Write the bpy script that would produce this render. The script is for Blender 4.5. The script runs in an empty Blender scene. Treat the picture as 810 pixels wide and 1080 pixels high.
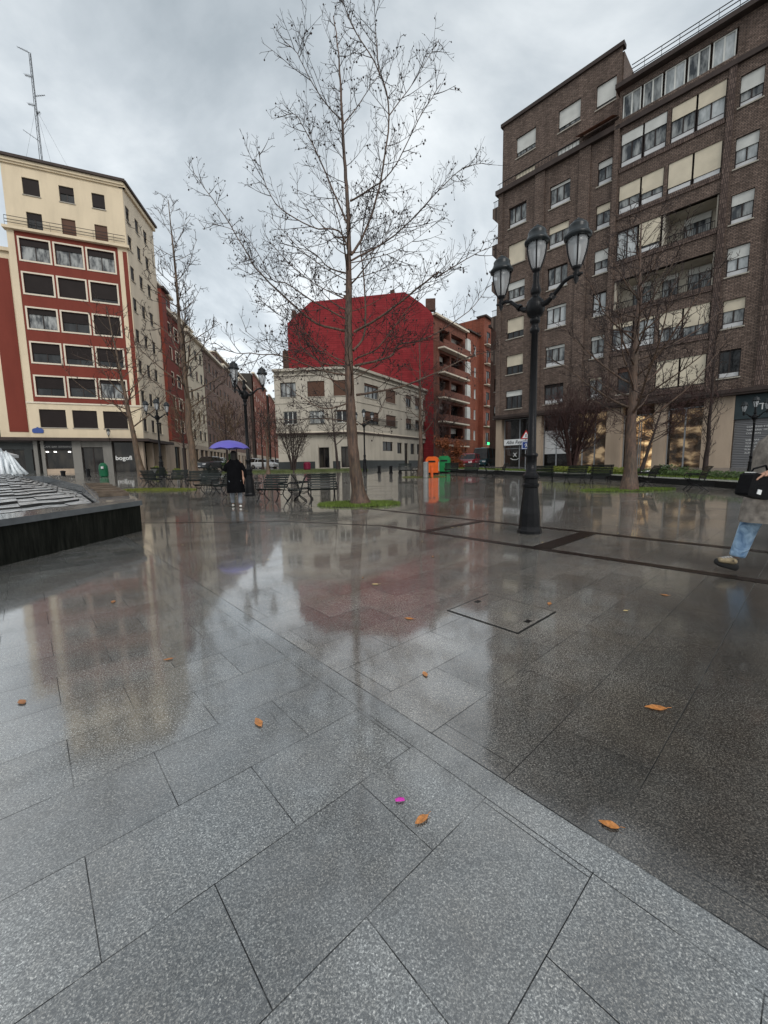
import bpy, bmesh, math, random
from mathutils import Vector, Matrix
R = math.radians
scn = bpy.context.scene
COL = scn.collection
# ------------------------------------------------------------------ helpers
def gz(x, y):
    """height of the plaza: flat near the viewer, rising gently beyond 16 m"""
    t = min(max((math.hypot(x, y) - 16) / 34, 0), 1)
    return t * t * (3 - 2 * t)

class MB:
    def __init__(s): s.v = []; s.f = []; s.uv = []
    def quad(s, a, b, c, d, uv=None):
        n = len(s.v); s.v += [a, b, c, d]; s.f.append((n, n+1, n+2, n+3))
        s.uv.append(uv or ((a[0]+a[1], a[2]), (b[0]+b[1], b[2]), (c[0]+c[1], c[2]), (d[0]+d[1], d[2])))
    def poly(s, pts, uv=None):
        n = len(s.v); s.v += [tuple(p) for p in pts]; s.f.append(tuple(range(n, n+len(pts))))
        s.uv.append(uv or tuple((p[0], p[1]) for p in pts))
    def cells(s, P, F):
        n = len(s.v); s.v += [tuple(p) for p in P]
        for f in F:
            s.f.append(tuple(n+i for i in f)); s.uv.append(tuple((P[i][0], P[i][1]) for i in f))
    def box(s, x0, x1, y0, y1, z0, z1, M=None):
        P = [(x0,y0,z0),(x1,y0,z0),(x1,y1,z0),(x0,y1,z0),(x0,y0,z1),(x1,y0,z1),(x1,y1,z1),(x0,y1,z1)]
        uvs = [(p[0]+p[1], p[2]) for p in P]
        if M is not None: P = [tuple(M @ Vector(p)) for p in P]
        n = len(s.v); s.v += P
        for f in ((0,3,2,1),(4,5,6,7),(0,1,5,4),(1,2,6,5),(2,3,7,6),(3,0,4,7)):
            s.f.append(tuple(n+i for i in f)); s.uv.append(tuple(uvs[i] for i in f))
    def fbox(s, fr, s0, s1, d0, d1, z0, z1):
        """box in the frame of a facade; d is the distance in front of it"""
        c = [(s0,d0),(s1,d0),(s1,d1),(s0,d1)]
        P = [fr(a, b, z0) for a, b in c] + [fr(a, b, z1) for a, b in c]
        U = [(a+b, z0) for a, b in c] + [(a+b, z1) for a, b in c]
        n = len(s.v); s.v += P
        for f in ((0,3,2,1),(4,5,6,7),(0,1,5,4),(1,2,6,5),(2,3,7,6),(3,0,4,7)):
            s.f.append(tuple(n+i for i in f)); s.uv.append(tuple(U[i] for i in f))
    def tube(s, pts, rad, k=6, cap=True):
        pts = [Vector(p) for p in pts]; m = len(pts)
        if m < 2: return
        n0 = len(s.v); prev = None
        for i, p in enumerate(pts):
            d = (pts[min(i+1, m-1)] - pts[max(i-1, 0)])
            if d.length < 1e-9: d = Vector((0,0,1))
            d.normalize()
            if prev is None:
                a = d.orthogonal().normalized()
            else:
                a = prev - d * prev.dot(d)
                a = a.normalized() if a.length > 1e-6 else d.orthogonal().normalized()
            prev = a; b = d.cross(a); r = rad[i] if hasattr(rad, '__len__') else rad
            for j in range(k):
                t = 2*math.pi*j/k
                q = p + (a*math.cos(t) + b*math.sin(t))*r
                s.v.append((q.x, q.y, q.z))
        for i in range(m-1):
            for j in range(k):
                A = n0+i*k+j; B = n0+i*k+(j+1) % k
                s.f.append((A, B, B+k, A+k)); s.uv.append(((j/k, i*.3), ((j+1)/k, i*.3), ((j+1)/k, i*.3+.3), (j/k, i*.3+.3)))
        if cap:
            for base in (0, (m-1)*k):
                f = tuple(n0+base+j for j in range(k)); s.f.append(f); s.uv.append(tuple((0, 0) for _ in f))
    def lathe(s, prof, c=(0,0,0), k=16, M=None):
        n0 = len(s.v)
        for r, z in prof:
            for j in range(k):
                t = 2*math.pi*j/k; q = Vector((r*math.cos(t), r*math.sin(t), z))
                if M is not None: q = M @ q
                s.v.append((q.x+c[0], q.y+c[1], q.z+c[2]))
        for i in range(len(prof)-1):
            for j in range(k):
                A = n0+i*k+j; B = n0+i*k+(j+1) % k
                s.f.append((A, B, B+k, A+k)); s.uv.append(((j/k, i), ((j+1)/k, i), ((j+1)/k, i+1), (j/k, i+1)))
        for base in (0, (len(prof)-1)*k):
            f = tuple(n0+base+j for j in range(k)); s.f.append(f); s.uv.append(tuple((0, 0) for _ in f))
    def build(s, name, mat, parent=None, smooth=False, fix=False, kind=None):
        o0 = WL.get(parent.name, Vector((0,0,0))) if parent is not None else Vector((0,0,0))
        me = bpy.data.meshes.new(name)
        me.from_pydata([(v[0]-o0.x, v[1]-o0.y, v[2]-o0.z) for v in s.v], [], s.f)
        uvl = me.uv_layers.new(name='UVMap')
        flat = [c for f in s.uv for p in f for c in p]
        uvl.data.foreach_set('uv', flat)
        if smooth: me.polygons.foreach_set('use_smooth', [True]*len(me.polygons))
        me.materials.append(mat)
        if fix:
            b = bmesh.new(); b.from_mesh(me); bmesh.ops.remove_doubles(b, verts=b.verts, dist=1e-5)
            bmesh.ops.recalc_face_normals(b, faces=b.faces); b.to_mesh(me); b.free()
        me.update()
        o = bpy.data.objects.new(name, me); COL.objects.link(o)
        if parent is not None: o.parent = parent
        WL[o.name] = o0
        if kind: o['kind'] = kind
        return o
WL = {}
def thing(name, label, cat, loc=(0,0,0), group=None, rz=0):
    o = bpy.data.objects.new(name, None); COL.objects.link(o); o.location = loc; o.rotation_euler = (0,0,rz)
    o.empty_display_size = .3
    WL[o.name] = Vector(loc) if not rz else Vector((0,0,0))
    tag(o, label, cat, group); return o
def tag(o, label, cat, group=None):
    o['label'] = label; o['category'] = cat
    if group: o['group'] = group
    return o
def local(name, label, cat, loc, rz, group=None):
    """a thing modelled round its own origin, then put in place"""
    o = bpy.data.objects.new(name, None); COL.objects.link(o); o.location = loc; o.rotation_euler = (0,0,rz)
    o.empty_display_size = .3
    WL[o.name] = Vector((0,0,0)); return tag(o, label, cat, group)
def dup(root, loc, rz, label, scale=1, group=None, cat=None):
    def cp(o, par):
        c = o.copy(); COL.objects.link(c)
        if par is not None: c.parent = par
        for ch in list(o.children):
            cp(ch, c)
        return c
    r = cp(root, None); r.location = loc; r.rotation_euler = (0,0,rz); r.scale = (scale,)*3 if not hasattr(scale,'__len__') else scale
    r['label'] = label
    if group: r['group'] = group
    if cat: r['category'] = cat
    return r
class Fr:
    """frame of a vertical facade: s along it, d out of it towards the plaza, z up"""
    def __init__(s, P, az):
        a = R(az); s.P = P; s.u = (math.sin(a), math.cos(a)); n = (s.u[1], -s.u[0])
        if -(P[0]*n[0]+P[1]*n[1]) < 0: n = (-n[0], -n[1])
        s.n = n
    def __call__(s, a, d, z):
        return (s.P[0]+s.u[0]*a+s.n[0]*d, s.P[1]+s.u[1]*a+s.n[1]*d, z)
    def ang(s):  # rotation about z of something facing out of the facade (its -Y = outward)
        return math.atan2(s.n[1], s.n[0]) + math.pi/2

# ------------------------------------------------------------------ materials
def newmat(name):
    m = bpy.data.materials.new(name); m.use_nodes = True
    nt = m.node_tree; b = nt.nodes['Principled BSDF']; return m, nt, b
def N(nt, t, **kw):
    n = nt.nodes.new(t)
    for k, v in kw.items():
        if k in n.inputs: n.inputs[k].default_value = v
        else: setattr(n, k, v)
    return n
def ramp(nt, src, stops):
    r = nt.nodes.new('ShaderNodeValToRGB'); cr = r.color_ramp
    while len(cr.elements) > len(stops): cr.elements.remove(cr.elements[-1])
    while len(cr.elements) < len(stops): cr.elements.new(.5)
    for e, (p, c) in zip(cr.elements, stops):
        e.position = p; e.color = (c[0], c[1], c[2], 1) if hasattr(c, '__len__') else (c, c, c, 1)
    nt.links.new(src, r.inputs['Fac']); return r
def mixc(nt, f, a, b, mode='MIX'):
    m = nt.nodes.new('ShaderNodeMix'); m.data_type = 'RGBA'; m.blend_type = mode
    for inp, v in ((m.inputs['Factor'], f), (m.inputs['A'], a), (m.inputs['B'], b)):
        if hasattr(v, 'is_linked') or isinstance(v, bpy.types.NodeSocket): nt.links.new(v, inp)
        elif hasattr(v, '__len__'): inp.default_value = (v[0], v[1], v[2], 1)
        else: inp.default_value = v
    return m.outputs['Result']
def math_(nt, op, a, b=0.0, c=None):
    m = nt.nodes.new('ShaderNodeMath'); m.operation = op
    for i, v in enumerate((a, b) if c is None else (a, b, c)):
        if isinstance(v, bpy.types.NodeSocket): nt.links.new(v, m.inputs[i])
        else: m.inputs[i].default_value = v
    return m.outputs[0]
def simple(name, col, rough=.6, metal=0, var=.15, scale=3.0, bump=0.0, bscale=30, spec=.22, coat=0):
    m, nt, b = newmat(name)
    tc = N(nt, 'ShaderNodeTexCoord')
    n = N(nt, 'ShaderNodeTexNoise', Scale=scale, Detail=5.0, Roughness=.6); nt.links.new(tc.outputs['Object'], n.inputs['Vector'])
    r = ramp(nt, n.outputs['Fac'], [(.3, [c*(1-var) for c in col]), (.7, [min(1, c*(1+var)) for c in col])])
    nt.links.new(r.outputs['Color'], b.inputs['Base Color'])
    b.inputs['Roughness'].default_value = rough; b.inputs['Metallic'].default_value = metal
    b.inputs['Specular IOR Level'].default_value = spec; b.inputs['Coat Weight'].default_value = coat
    if bump:
        n2 = N(nt, 'ShaderNodeTexNoise', Scale=float(bscale), Detail=4.0); nt.links.new(tc.outputs['Object'], n2.inputs['Vector'])
        bp = N(nt, 'ShaderNodeBump', Strength=bump, Distance=.02); nt.links.new(n2.outputs['Fac'], bp.inputs['Height'])
        nt.links.new(bp.outputs['Normal'], b.inputs['Normal'])
    return m
def emis(name, col, st):
    m, nt, b = newmat(name); b.inputs['Base Color'].default_value = (*col, 1)
    b.inputs['Emission Color'].default_value = (*col, 1); b.inputs['Emission Strength'].default_value = st
    return m
def wallmat(name, col, stain=.25, rough=.75, bump=.15, streak=True):
    """painted render: large blotches, vertical rain streaks, grain; all in facade metres (UV)"""
    m, nt, b = newmat(name)
    uv = N(nt, 'ShaderNodeUVMap')
    mp = N(nt, 'ShaderNodeMapping'); mp.inputs['Scale'].default_value = (.55, .10, 1); nt.links.new(uv.outputs[0], mp.inputs[0])
    n1 = N(nt, 'ShaderNodeTexNoise', Scale=1.5, Detail=6.0, Roughness=.65); nt.links.new(mp.outputs[0], n1.inputs['Vector'])
    n2 = N(nt, 'ShaderNodeTexNoise', Scale=.35, Detail=5.0); nt.links.new(uv.outputs[0], n2.inputs['Vector'])
    r1 = ramp(nt, n1.outputs['Fac'], [(.30, 1-stain), (.55, 1.0)])
    r2 = ramp(nt, n2.outputs['Fac'], [(.3, 1-stain*.5), (.7, 1.0)])
    c = mixc(nt, 1.0, col, r1.outputs['Color'], 'MULTIPLY'); c = mixc(nt, 1.0, c, r2.outputs['Color'], 'MULTIPLY')
    nt.links.new(c, b.inputs['Base Color']); b.inputs['Roughness'].default_value = rough; b.inputs['Specular IOR Level'].default_value = .2
    n3 = N(nt, 'ShaderNodeTexNoise', Scale=25.0, Detail=3.0); nt.links.new(uv.outputs[0], n3.inputs['Vector'])
    bp = N(nt, 'ShaderNodeBump', Strength=bump, Distance=.02); nt.links.new(n3.outputs['Fac'], bp.inputs['Height']); nt.links.new(bp.outputs[0], b.inputs['Normal'])
    return m
def brickmat(name, c1, c2, mortar, bw=.24, bh=.07, ms=.012, var=.3, big=.2):
    m, nt, b = newmat(name)
    uv = N(nt, 'ShaderNodeUVMap')
    br = N(nt, 'ShaderNodeTexBrick', Scale=1.0); br.offset = .5
    br.inputs['Color1'].default_value = (*c1, 1); br.inputs['Color2'].default_value = (*c2, 1); br.inputs['Mortar'].default_value = (*mortar, 1)
    br.inputs['Brick Width'].default_value = bw; br.inputs['Row Height'].default_value = bh; br.inputs['Mortar Size'].default_value = ms
    br.inputs['Mortar Smooth'].default_value = .3; br.inputs['Bias'].default_value = 0
    nt.links.new(uv.outputs[0], br.inputs['Vector'])
    n = N(nt, 'ShaderNodeTexNoise', Scale=.5, Detail=6.0, Roughness=.6); nt.links.new(uv.outputs[0], n.inputs['Vector'])
    n2 = N(nt, 'ShaderNodeTexNoise', Scale=7.0, Detail=3.0, Roughness=.7); nt.links.new(uv.outputs[0], n2.inputs['Vector'])
    mps = N(nt,'ShaderNodeMapping'); mps.inputs['Scale'].default_value=(1.3,.09,1); nt.links.new(uv.outputs[0],mps.inputs[0]); n9 = N(nt,'ShaderNodeTexNoise',Scale=1.2,Detail=6.0,Roughness=.65); nt.links.new(mps.outputs[0],n9.inputs['Vector'])
    r9 = ramp(nt,n9.outputs['Fac'],[(.36,1-big),(.58,1.0),(.75,1.0+big*.4)])
    r = ramp(nt, n.outputs['Fac'], [(.3, 1-big), (.7, 1.0)]); r2 = ramp(nt, n2.outputs['Fac'], [(.3, 1-var), (.7, 1.0+var*.4)])
    c = mixc(nt, 1.0, br.outputs['Color'], r.outputs['Color'], 'MULTIPLY'); c = mixc(nt, 1.0, c, r2.outputs['Color'], 'MULTIPLY'); c = mixc(nt, 1.0, c, r9.outputs['Color'], 'MULTIPLY')
    nt.links.new(c, b.inputs['Base Color']); b.inputs['Roughness'].default_value = .75
    b.inputs['Specular IOR Level'].default_value = .2
    bp = N(nt, 'ShaderNodeBump', Strength=.5, Distance=.01); bp.invert = True
    nt.links.new(br.outputs['Fac'], bp.inputs['Height']); nt.links.new(bp.outputs[0], b.inputs['Normal'])
    return m
def blindmat(name, col):
    m, nt, b = newmat(name)
    tc = N(nt, 'ShaderNodeTexCoord'); sp = N(nt, 'ShaderNodeSeparateXYZ'); nt.links.new(tc.outputs['Object'], sp.inputs[0])
    w = math_(nt, 'SINE', math_(nt, 'MULTIPLY', sp.outputs['Z'], 2*math.pi/.05))
    n = N(nt, 'ShaderNodeTexNoise', Scale=1.3, Detail=4.0); nt.links.new(tc.outputs['Object'], n.inputs['Vector'])
    r = ramp(nt, n.outputs['Fac'], [(.3, [c*.8 for c in col]), (.7, col)])
    r2 = ramp(nt, math_(nt, 'MULTIPLY_ADD', w, .5, .5), [(.0, .8), (.5, 1.0)])
    c = mixc(nt, 1.0, r.outputs['Color'], r2.outputs['Color'], 'MULTIPLY')
    nt.links.new(c, b.inputs['Base Color']); b.inputs['Roughness'].default_value = .5; b.inputs['Specular IOR Level'].default_value = .1
    return m
def glassmat(name, lo, hi, sc=.9, rough=.04):
    """window glass in front of a dim room: dark or curtained patches behind a reflecting skin"""
    m, nt, b = newmat(name)
    tc = N(nt, 'ShaderNodeTexCoord')
    mp = N(nt, 'ShaderNodeMapping'); mp.inputs['Scale'].default_value = (1, 1, .35); nt.links.new(tc.outputs['Object'], mp.inputs[0])
    n = N(nt, 'ShaderNodeTexNoise', Scale=sc, Detail=3.0, Roughness=.6); nt.links.new(mp.outputs[0], n.inputs['Vector'])
    r = ramp(nt, n.outputs['Fac'], [(.38, lo), (.62, hi)])
    nt.links.new(r.outputs['Color'], b.inputs['Base Color']); b.inputs['Roughness'].default_value = rough
    b.inputs['Specular IOR Level'].default_value = .35
    return m
M = {}
M['brown_brick'] = brickmat('brown brick', (.165,.115,.090), (.280,.203,.163), (.062,.048,.043), .25, .085, .016, .45, .25)
M['brown_brick_v'] = brickmat('brown brick soldier course', (.11,.074,.062), (.21,.15,.125), (.05,.038,.034), .10, .27, .016, .45, .2)
M['brown_trim'] = simple('dark brown cornice', (.05,.036,.031), .6, var=.3, scale=1.2)
M['cream'] = wallmat('cream render', (.70,.585,.42), .14)
M['cream2'] = wallmat('pale cream render', (.66,.57,.44), .16)
M['red_render'] = wallmat('red ochre render', (.195,.042,.028), .16)
M['white_trim'] = wallmat('off-white trim', (.70,.62,.50), .12)
M['grey_render'] = wallmat('grey cream stained render', (.50,.455,.38), .28)
M['red_tile'] = brickmat('red clad party wall', (.25,.023,.028), (.30,.032,.037), (.15,.015,.018), 1.2, .3, .02, .12, .14)
M['orange_brick'] = brickmat('orange brick', (.30,.085,.050), (.38,.125,.075), (.18,.07,.05), .25, .08, .012, .3, .25)
M['row_brick'] = brickmat('red brown row brick', (.25,.14,.105), (.34,.21,.165), (.16,.12,.10), .25, .08, .012, .3, .25)
M['red_brick'] = brickmat('warm red brown brick', (.25,.085,.055), (.33,.125,.085), (.14,.07,.05), .25, .08, .012, .3, .3)
M['dark_brick'] = brickmat('dull brown brick', (.12,.06,.045), (.18,.10,.075), (.09,.06,.05), .25, .08, .012, .3, .25)
M['stone'] = wallmat('sandy stone pillar', (.46,.36,.27), .3, .55)
M['greystone'] = wallmat('grey stone cladding', (.22,.21,.19), .3, .5)
M['darkstone'] = wallmat('dark stone plinth', (.045,.05,.05), .3, .4)
M['roof'] = simple('roof', (.10,.07,.06), .8, var=.3, scale=.8)
M['mass'] = simple('inner wall', (.05,.045,.04), .9)
M['frame_dark'] = simple('brown window frame', (.03,.022,.02), .4)
M['frame_white'] = simple('white window frame', (.62,.62,.58), .4, var=.05)
M['frame_grey'] = simple('grey metal frame', (.25,.26,.27), .35)
M['panel_white'] = simple('white spandrel panel', (.55,.55,.55), .4, var=.1)
M['sill'] = simple('stone sill', (.36,.33,.28), .7)
M['blind_cream'] = blindmat('cream roller blind', (.70,.62,.48))
M['blind_white'] = blindmat('white roller blind', (.66,.66,.62))
M['blind_dark'] = blindmat('dark brown shutter', (.026,.020,.019))
M['blind_brown'] = blindmat('brown shutter', (.12,.065,.045))
M['glass_dark'] = glassmat('dark window glass', (.008,.009,.010), (.035,.038,.040))
M['glass_mid'] = glassmat('window glass with curtains', (.04,.045,.05), (.34,.35,.34), 2.6)
M['glass_pale'] = glassmat('window glass with white net curtains', (.25,.27,.27), (.52,.54,.54), 2.2)
M['glass_shop'] = glassmat('shop glass', (.005,.005,.006), (.035,.030,.024), 1.2, .08)
M['iron'] = simple('black cast iron', (.007,.007,.008), .32, 0, var=.3, scale=8, bump=.25, bscale=40, spec=.16)
M['bench_wood'] = simple('dark green painted slats', (.010,.014,.012), .35, 0, var=.4, scale=6, spec=.2)
M['black_stone'] = None
def bark(name, c1, c2, sc=9):
    m, nt, b = newmat(name)
    tc = N(nt, 'ShaderNodeTexCoord')
    mp = N(nt, 'ShaderNodeMapping'); mp.inputs['Scale'].default_value = (1, 1, .22); nt.links.new(tc.outputs['Object'], mp.inputs[0])
    n = N(nt, 'ShaderNodeTexNoise', Scale=float(sc), Detail=8.0, Roughness=.7); nt.links.new(mp.outputs[0], n.inputs['Vector'])
    n2 = N(nt, 'ShaderNodeTexNoise', Scale=1.2, Detail=3.0); nt.links.new(tc.outputs['Object'], n2.inputs['Vector'])
    r = ramp(nt, n.outputs['Fac'], [(.35, c1), (.65, c2)]); r2 = ramp(nt, n2.outputs['Fac'], [(.3, (.7,.75,.65)), (.7, (1.1,1,1))])
    nt.links.new(mixc(nt, 1.0, r.outputs['Color'], r2.outputs['Color'], 'MULTIPLY'), b.inputs['Base Color'])
    b.inputs['Roughness'].default_value = .6
    bp = N(nt, 'ShaderNodeBump', Strength=.8, Distance=.03); nt.links.new(n.outputs['Fac'], bp.inputs['Height']); nt.links.new(bp.outputs[0], b.inputs['Normal'])
    return m
M['bark'] = bark('wet brown bark', (.026,.015,.010), (.145,.086,.056), 14)
M['bark_pale'] = bark('ochre bark', (.05,.032,.020), (.17,.110,.068), 12)
M['twig'] = simple('dark twigs', (.035,.024,.021), .6, var=.3)
M['twig_red'] = simple('reddish twigs', (.050,.026,.023), .6, var=.3)
M['twig_pale'] = simple('ochre twigs', (.13,.085,.050), .6, var=.3)
M['leaf_orange'] = simple('orange leaf', (.50,.20,.055), .3, var=.45, scale=60, coat=.6, bump=.6, bscale=90)
M['leaf_brown'] = simple('brown leaf', (.34,.14,.05), .4, var=.4, scale=40)
M['grass'] = simple('short grass', (.115,.165,.032), .7, var=.55, scale=9)
M['grass_yellow'] = simple('yellow green grass', (.15,.17,.03), .7, var=.35, scale=7)
M['leaf_green'] = simple('green leaves', (.045,.075,.02), .5, var=.5, scale=5)
M['white_paint'] = simple('white paint', (.75,.76,.76), .4, var=.06)
M['black_paint'] = simple('black paint', (.012,.012,.013), .35, var=.2)
M['rubber'] = simple('black rubber', (.015,.015,.015), .7)
M['steel'] = simple('brushed steel', (.45,.45,.44), .3, .9)
# ------------------------------------------------------------------ building kit
rng = random.Random(11)
def wall(parent, fr, s0, s1, z0, z1, ops, mat, d=0.0, rev=.22, name='wall'):
    """facade sheet with real openings and reveals"""
    S = sorted({s0, s1, *[a for o in ops for a in o[:2] if s0 < a < s1]}); Z = sorted({z0, z1, *[a for o in ops for a in o[2:4] if z0 < a < z1]})
    mb = MB()
    for i in range(len(S)-1):
        for j in range(len(Z)-1):
            cs = (S[i]+S[i+1])/2; cz = (Z[j]+Z[j+1])/2
            if any(o[0] < cs < o[1] and o[2] < cz < o[3] for o in ops): continue
            a, b, c, e = S[i], S[i+1], Z[j], Z[j+1]
            mb.quad(fr(a,d,c), fr(b,d,c), fr(b,d,e), fr(a,d,e), ((a,c),(b,c),(b,e),(a,e)))
    for o in ops:
        a, b, c, e = o[:4]
        for (p, q, r, t) in (((a,c),(a,e),1,0), ((b,c),(b,e),1,0), ((a,c),(b,c),0,1), ((a,e),(b,e),0,1)):
            mb.quad(fr(p[0],d,p[1]), fr(q[0],d,q[1]), fr(q[0],d-rev,q[1]), fr(p[0],d-rev,p[1]), (p, q, (q[0]+.2,q[1]+.1), (p[0]+.2,p[1]+.1)))
    return mb.build(name, mat, parent)
def window(parent, fr, s0, s1, z0, z1, d=0.0, rec=.20, nm=1, blind=0.0, bm='blind_cream', glass='glass_mid', frame='frame_dark', panel=0.0, sill=True, surround=None, bw=.055, name='window', trans=0):
    e = .004; y0 = d-rec; y1 = y0+.06
    mb = MB(); a, b, c, t = s0+e, s1-e, z0+e, z1-e
    mb.fbox(fr, a, a+bw, y0, y1, c, t); mb.fbox(fr, b-bw, b, y0, y1, c, t)
    mb.fbox(fr, a+bw, b-bw, y0, y1, c, c+bw); mb.fbox(fr, a+bw, b-bw, y0, y1, t-bw, t)
    zb = c+bw
    if panel:
        zb = c+(t-c)*panel; mb.fbox(fr, a+bw, b-bw, y0+.002, y1-.002, zb, zb+bw*.8)
    for k in range(nm):
        x = a+(b-a)*(k+1)/(nm+1); mb.fbox(fr, x-bw*.7, x+bw*.7, y0+.001, y1-.001, zb, t-bw)
    if trans: 
        zt = c+(t-c)*trans; mb.fbox(fr, a+bw, b-bw, y0+.003, y1-.003, zt, zt+bw*.7)
    w = mb.build(name, M[frame], parent)
    g = MB(); yy = y0+.012
    g.quad(fr(a,yy,zb), fr(b,yy,zb), fr(b,yy,t), fr(a,yy,t)); g.build('pane', M[glass], w)
    if panel:
        g = MB(); g.fbox(fr, a+bw*.6, b-bw*.6, y0+.01, y1-.012, c+bw*.5, zb+.01); g.build('spandrel_panel', M['panel_white'], w)
    if 0 < blind < .9: blind = min(.93, max(.06, blind+rng.uniform(-.07,.07)))
    if blind > 0:
        g = MB(); zz = t-(t-c)*blind; g.fbox(fr, a+.02, b-.02, y1+.006, y1+.03, zz, t-.003); g.build('shutter', M[bm], w)
    if sill:
        g = MB(); g.fbox(fr, s0-.06, s1+.06, d-rec+.1, d+.07, z0-.07, z0-.002); g.build('sill', M['sill'], w)
    if surround:
        g = MB(); q = .13
        for bx in ((s0-q,s0,z0-q,z1+q),(s1,s1+q,z0-q,z1+q),(s0,s1,z1,z1+q),(s0,s1,z0-q,z0)):
            g.fbox(fr, bx[0], bx[1], d+.002, d+.045, bx[2], bx[3])
        g.build('surround', M[surround], w)
    return w
def mass(parent, pts, z0, z1, mat='roof', name='roof'):
    mb = MB(); n = len(pts)
    mb.poly([(x,y,z1) for x,y in pts]); mb.poly([(x,y,z0) for x,y in reversed(pts)])
    for i in range(n):
        p, q = pts[i], pts[(i+1) % n]; mb.quad((*p,z0),(*q,z0),(*q,z1),(*p,z1))
    return mb.build(name, M[mat], parent)
def xy(fr, s, d): return fr(s, d, 0)[:2]
def band(parent, fr, s0, s1, z0, z1, d0, d1, mat, name='cornice'):
    mb = MB(); mb.fbox(fr, s0, s1, d0, d1, z0, z1); return mb.build(name, M[mat], parent)
def railing(parent, fr, s0, s1, z0, h, d, mat='iron', step=.14, rails=(0,1), name='railing', posts=True):
    mb = MB()
    for r in rails: mb.fbox(fr, s0, s1, d-.015, d+.015, z0+h*r-.02, z0+h*r+.02)
    s = s0
    while posts and s <= s1:
        mb.fbox(fr, s-.01, s+.01, d-.01, d+.01, z0, z0+h); s += step
    return mb.build(name, M[mat], parent)
def text(body, fr, s, d, z, size, mat, parent=None, align='CENTER', ext=.01, name='lettering', bold=0, shear=0):
    cu = bpy.data.curves.new(name, 'FONT'); cu.body = body; cu.size = size; cu.extrude = ext; cu.align_x = align; cu.offset = bold; cu.shear = shear
    o = bpy.data.objects.new(name, cu); cu.materials.append(mat); COL.objects.link(o)
    p = Vector(fr(s, d, z))
    # orientation: text x axis runs to the viewer's right, its face looks out of the facade
    n = Vector((fr.n[0], fr.n[1], 0)); up = Vector((0,0,1)); x = up.cross(n)
    o.matrix_world = Matrix(((x.x, up.x, n.x, p.x), (x.y, up.y, n.y, p.y), (x.z, up.z, n.z, p.z), (0,0,0,1)))
    dg = bpy.context.evaluated_depsgraph_get(); me = bpy.data.meshes.new_from_object(o.evaluated_get(dg)); mwx = o.matrix_basis.copy(); bpy.data.objects.remove(o)
    o = bpy.data.objects.new(name, me); COL.objects.link(o); o.matrix_basis = mwx; me.materials.clear(); me.materials.append(mat)
    if parent is not None:
        mw = o.matrix_basis.copy(); o.parent = parent; o.matrix_parent_inverse = Matrix.Identity(4)
        off = Matrix.Translation(parent_origin(parent)); o.matrix_basis = off.inverted() @ mw
    return o
def parent_origin(p):
    v = Vector((0,0,0))
    while p is not None: v += p.location; p = p.parent
    return v
ROOMS = {}
M['shop_warm'] = None
m, nt, b = newmat('lit shop interior')
tc = N(nt, 'ShaderNodeTexCoord'); vo = N(nt, 'ShaderNodeTexVoronoi', Scale=1.6); nt.links.new(tc.outputs['Object'], vo.inputs['Vector'])
mp = N(nt, 'ShaderNodeMapping'); mp.inputs['Scale'].default_value = (1.0,1.0,1.8); nt.links.new(tc.outputs['Object'], mp.inputs[0])
no = N(nt, 'ShaderNodeTexNoise', Scale=1.1, Detail=3.0); nt.links.new(mp.outputs[0], no.inputs['Vector'])
c0 = ramp(nt, no.outputs['Fac'], [(.42,(.05,.03,.015)),(.52,(.35,.20,.09)),(.64,(1.0,.72,.36))])
nt.links.new(c0.outputs['Color'], b.inputs['Emission Color']); nt.links.new(c0.outputs['Color'], b.inputs['Base Color']); b.inputs['Emission Strength'].default_value = .95
M['shop_warm'] = m
M['shop_dim'] = simple('dim shop interior', (.06,.05,.045), .8, var=.8, scale=1.3)
m2 = m.copy(); m2.name = 'softly lit shop interior'; M['shop_warm_dim'] = m2
for e_, c_ in zip([n for n in m2.node_tree.nodes if n.type == 'VALTORGB'][0].color_ramp.elements, ((.02,.013,.008),(.10,.062,.034),(.42,.30,.17))): e_.color = (*c_,1)
m2.node_tree.nodes['Principled BSDF'].inputs['Emission Strength'].default_value = .7
m, nt, b = newmat('clear shop window'); b.inputs['Base Color'].default_value = (.01,.012,.012,1); b.inputs['Roughness'].default_value = .02
b.inputs['Alpha'].default_value = .30; b.inputs['Specular IOR Level'].default_value = .5
M['clear'] = m

# ================================================================== brown brick block (right)
BR = Fr((22.052, 22.956), -44)
brown = thing('apartment_building', 'large dark brown brick apartment block with cream blinds, on the right side of the square', 'building', (*xy(BR, 7, 0), .6))
ROWS = [(20.2,21.75),(17.35,18.95),(14.4,16.0),(11.55,13.15),(8.65,10.2),(5.8,7.3)]
BAYZ = [(20.65,22.65),(17.75,19.5),(14.8,16.65),(11.6,13.5),(8.85,10.65),(5.85,7.65)]
# each: blind fraction, blind kind, glass
c1 = [(0,'',"glass_mid"),(.95,'blind_cream','glass_mid'),(.32,'blind_white','glass_mid'),(.72,'blind_cream','glass_dark'),(.62,'blind_cream','glass_dark'),(.34,'blind_white','glass_dark')]
c2 = [(.12,'blind_white','glass_mid'),(.3,'blind_cream','glass_mid'),(0,'','glass_mid'),(.06,'blind_white','glass_pale'),(.06,'blind_white','glass_mid'),(.2,'blind_dark','glass_dark')]
c3 = [(.25,'blind_white','glass_mid'),(.28,'blind_cream','glass_mid'),(.4,'blind_white','glass_mid'),(0,'','glass_pale'),(.1,'blind_white','glass_mid'),(.1,'blind_cream','glass_mid')]
c5 = [(.45,'blind_white','glass_mid'),(.42,'blind_white','glass_pale'),(.42,'blind_white','glass_mid'),(.38,'blind_white','glass_pale'),(.36,'blind_cream','glass_mid'),(0,'','glass_dark')]
ops_hi = []; ops_lo = []; W = []
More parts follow.
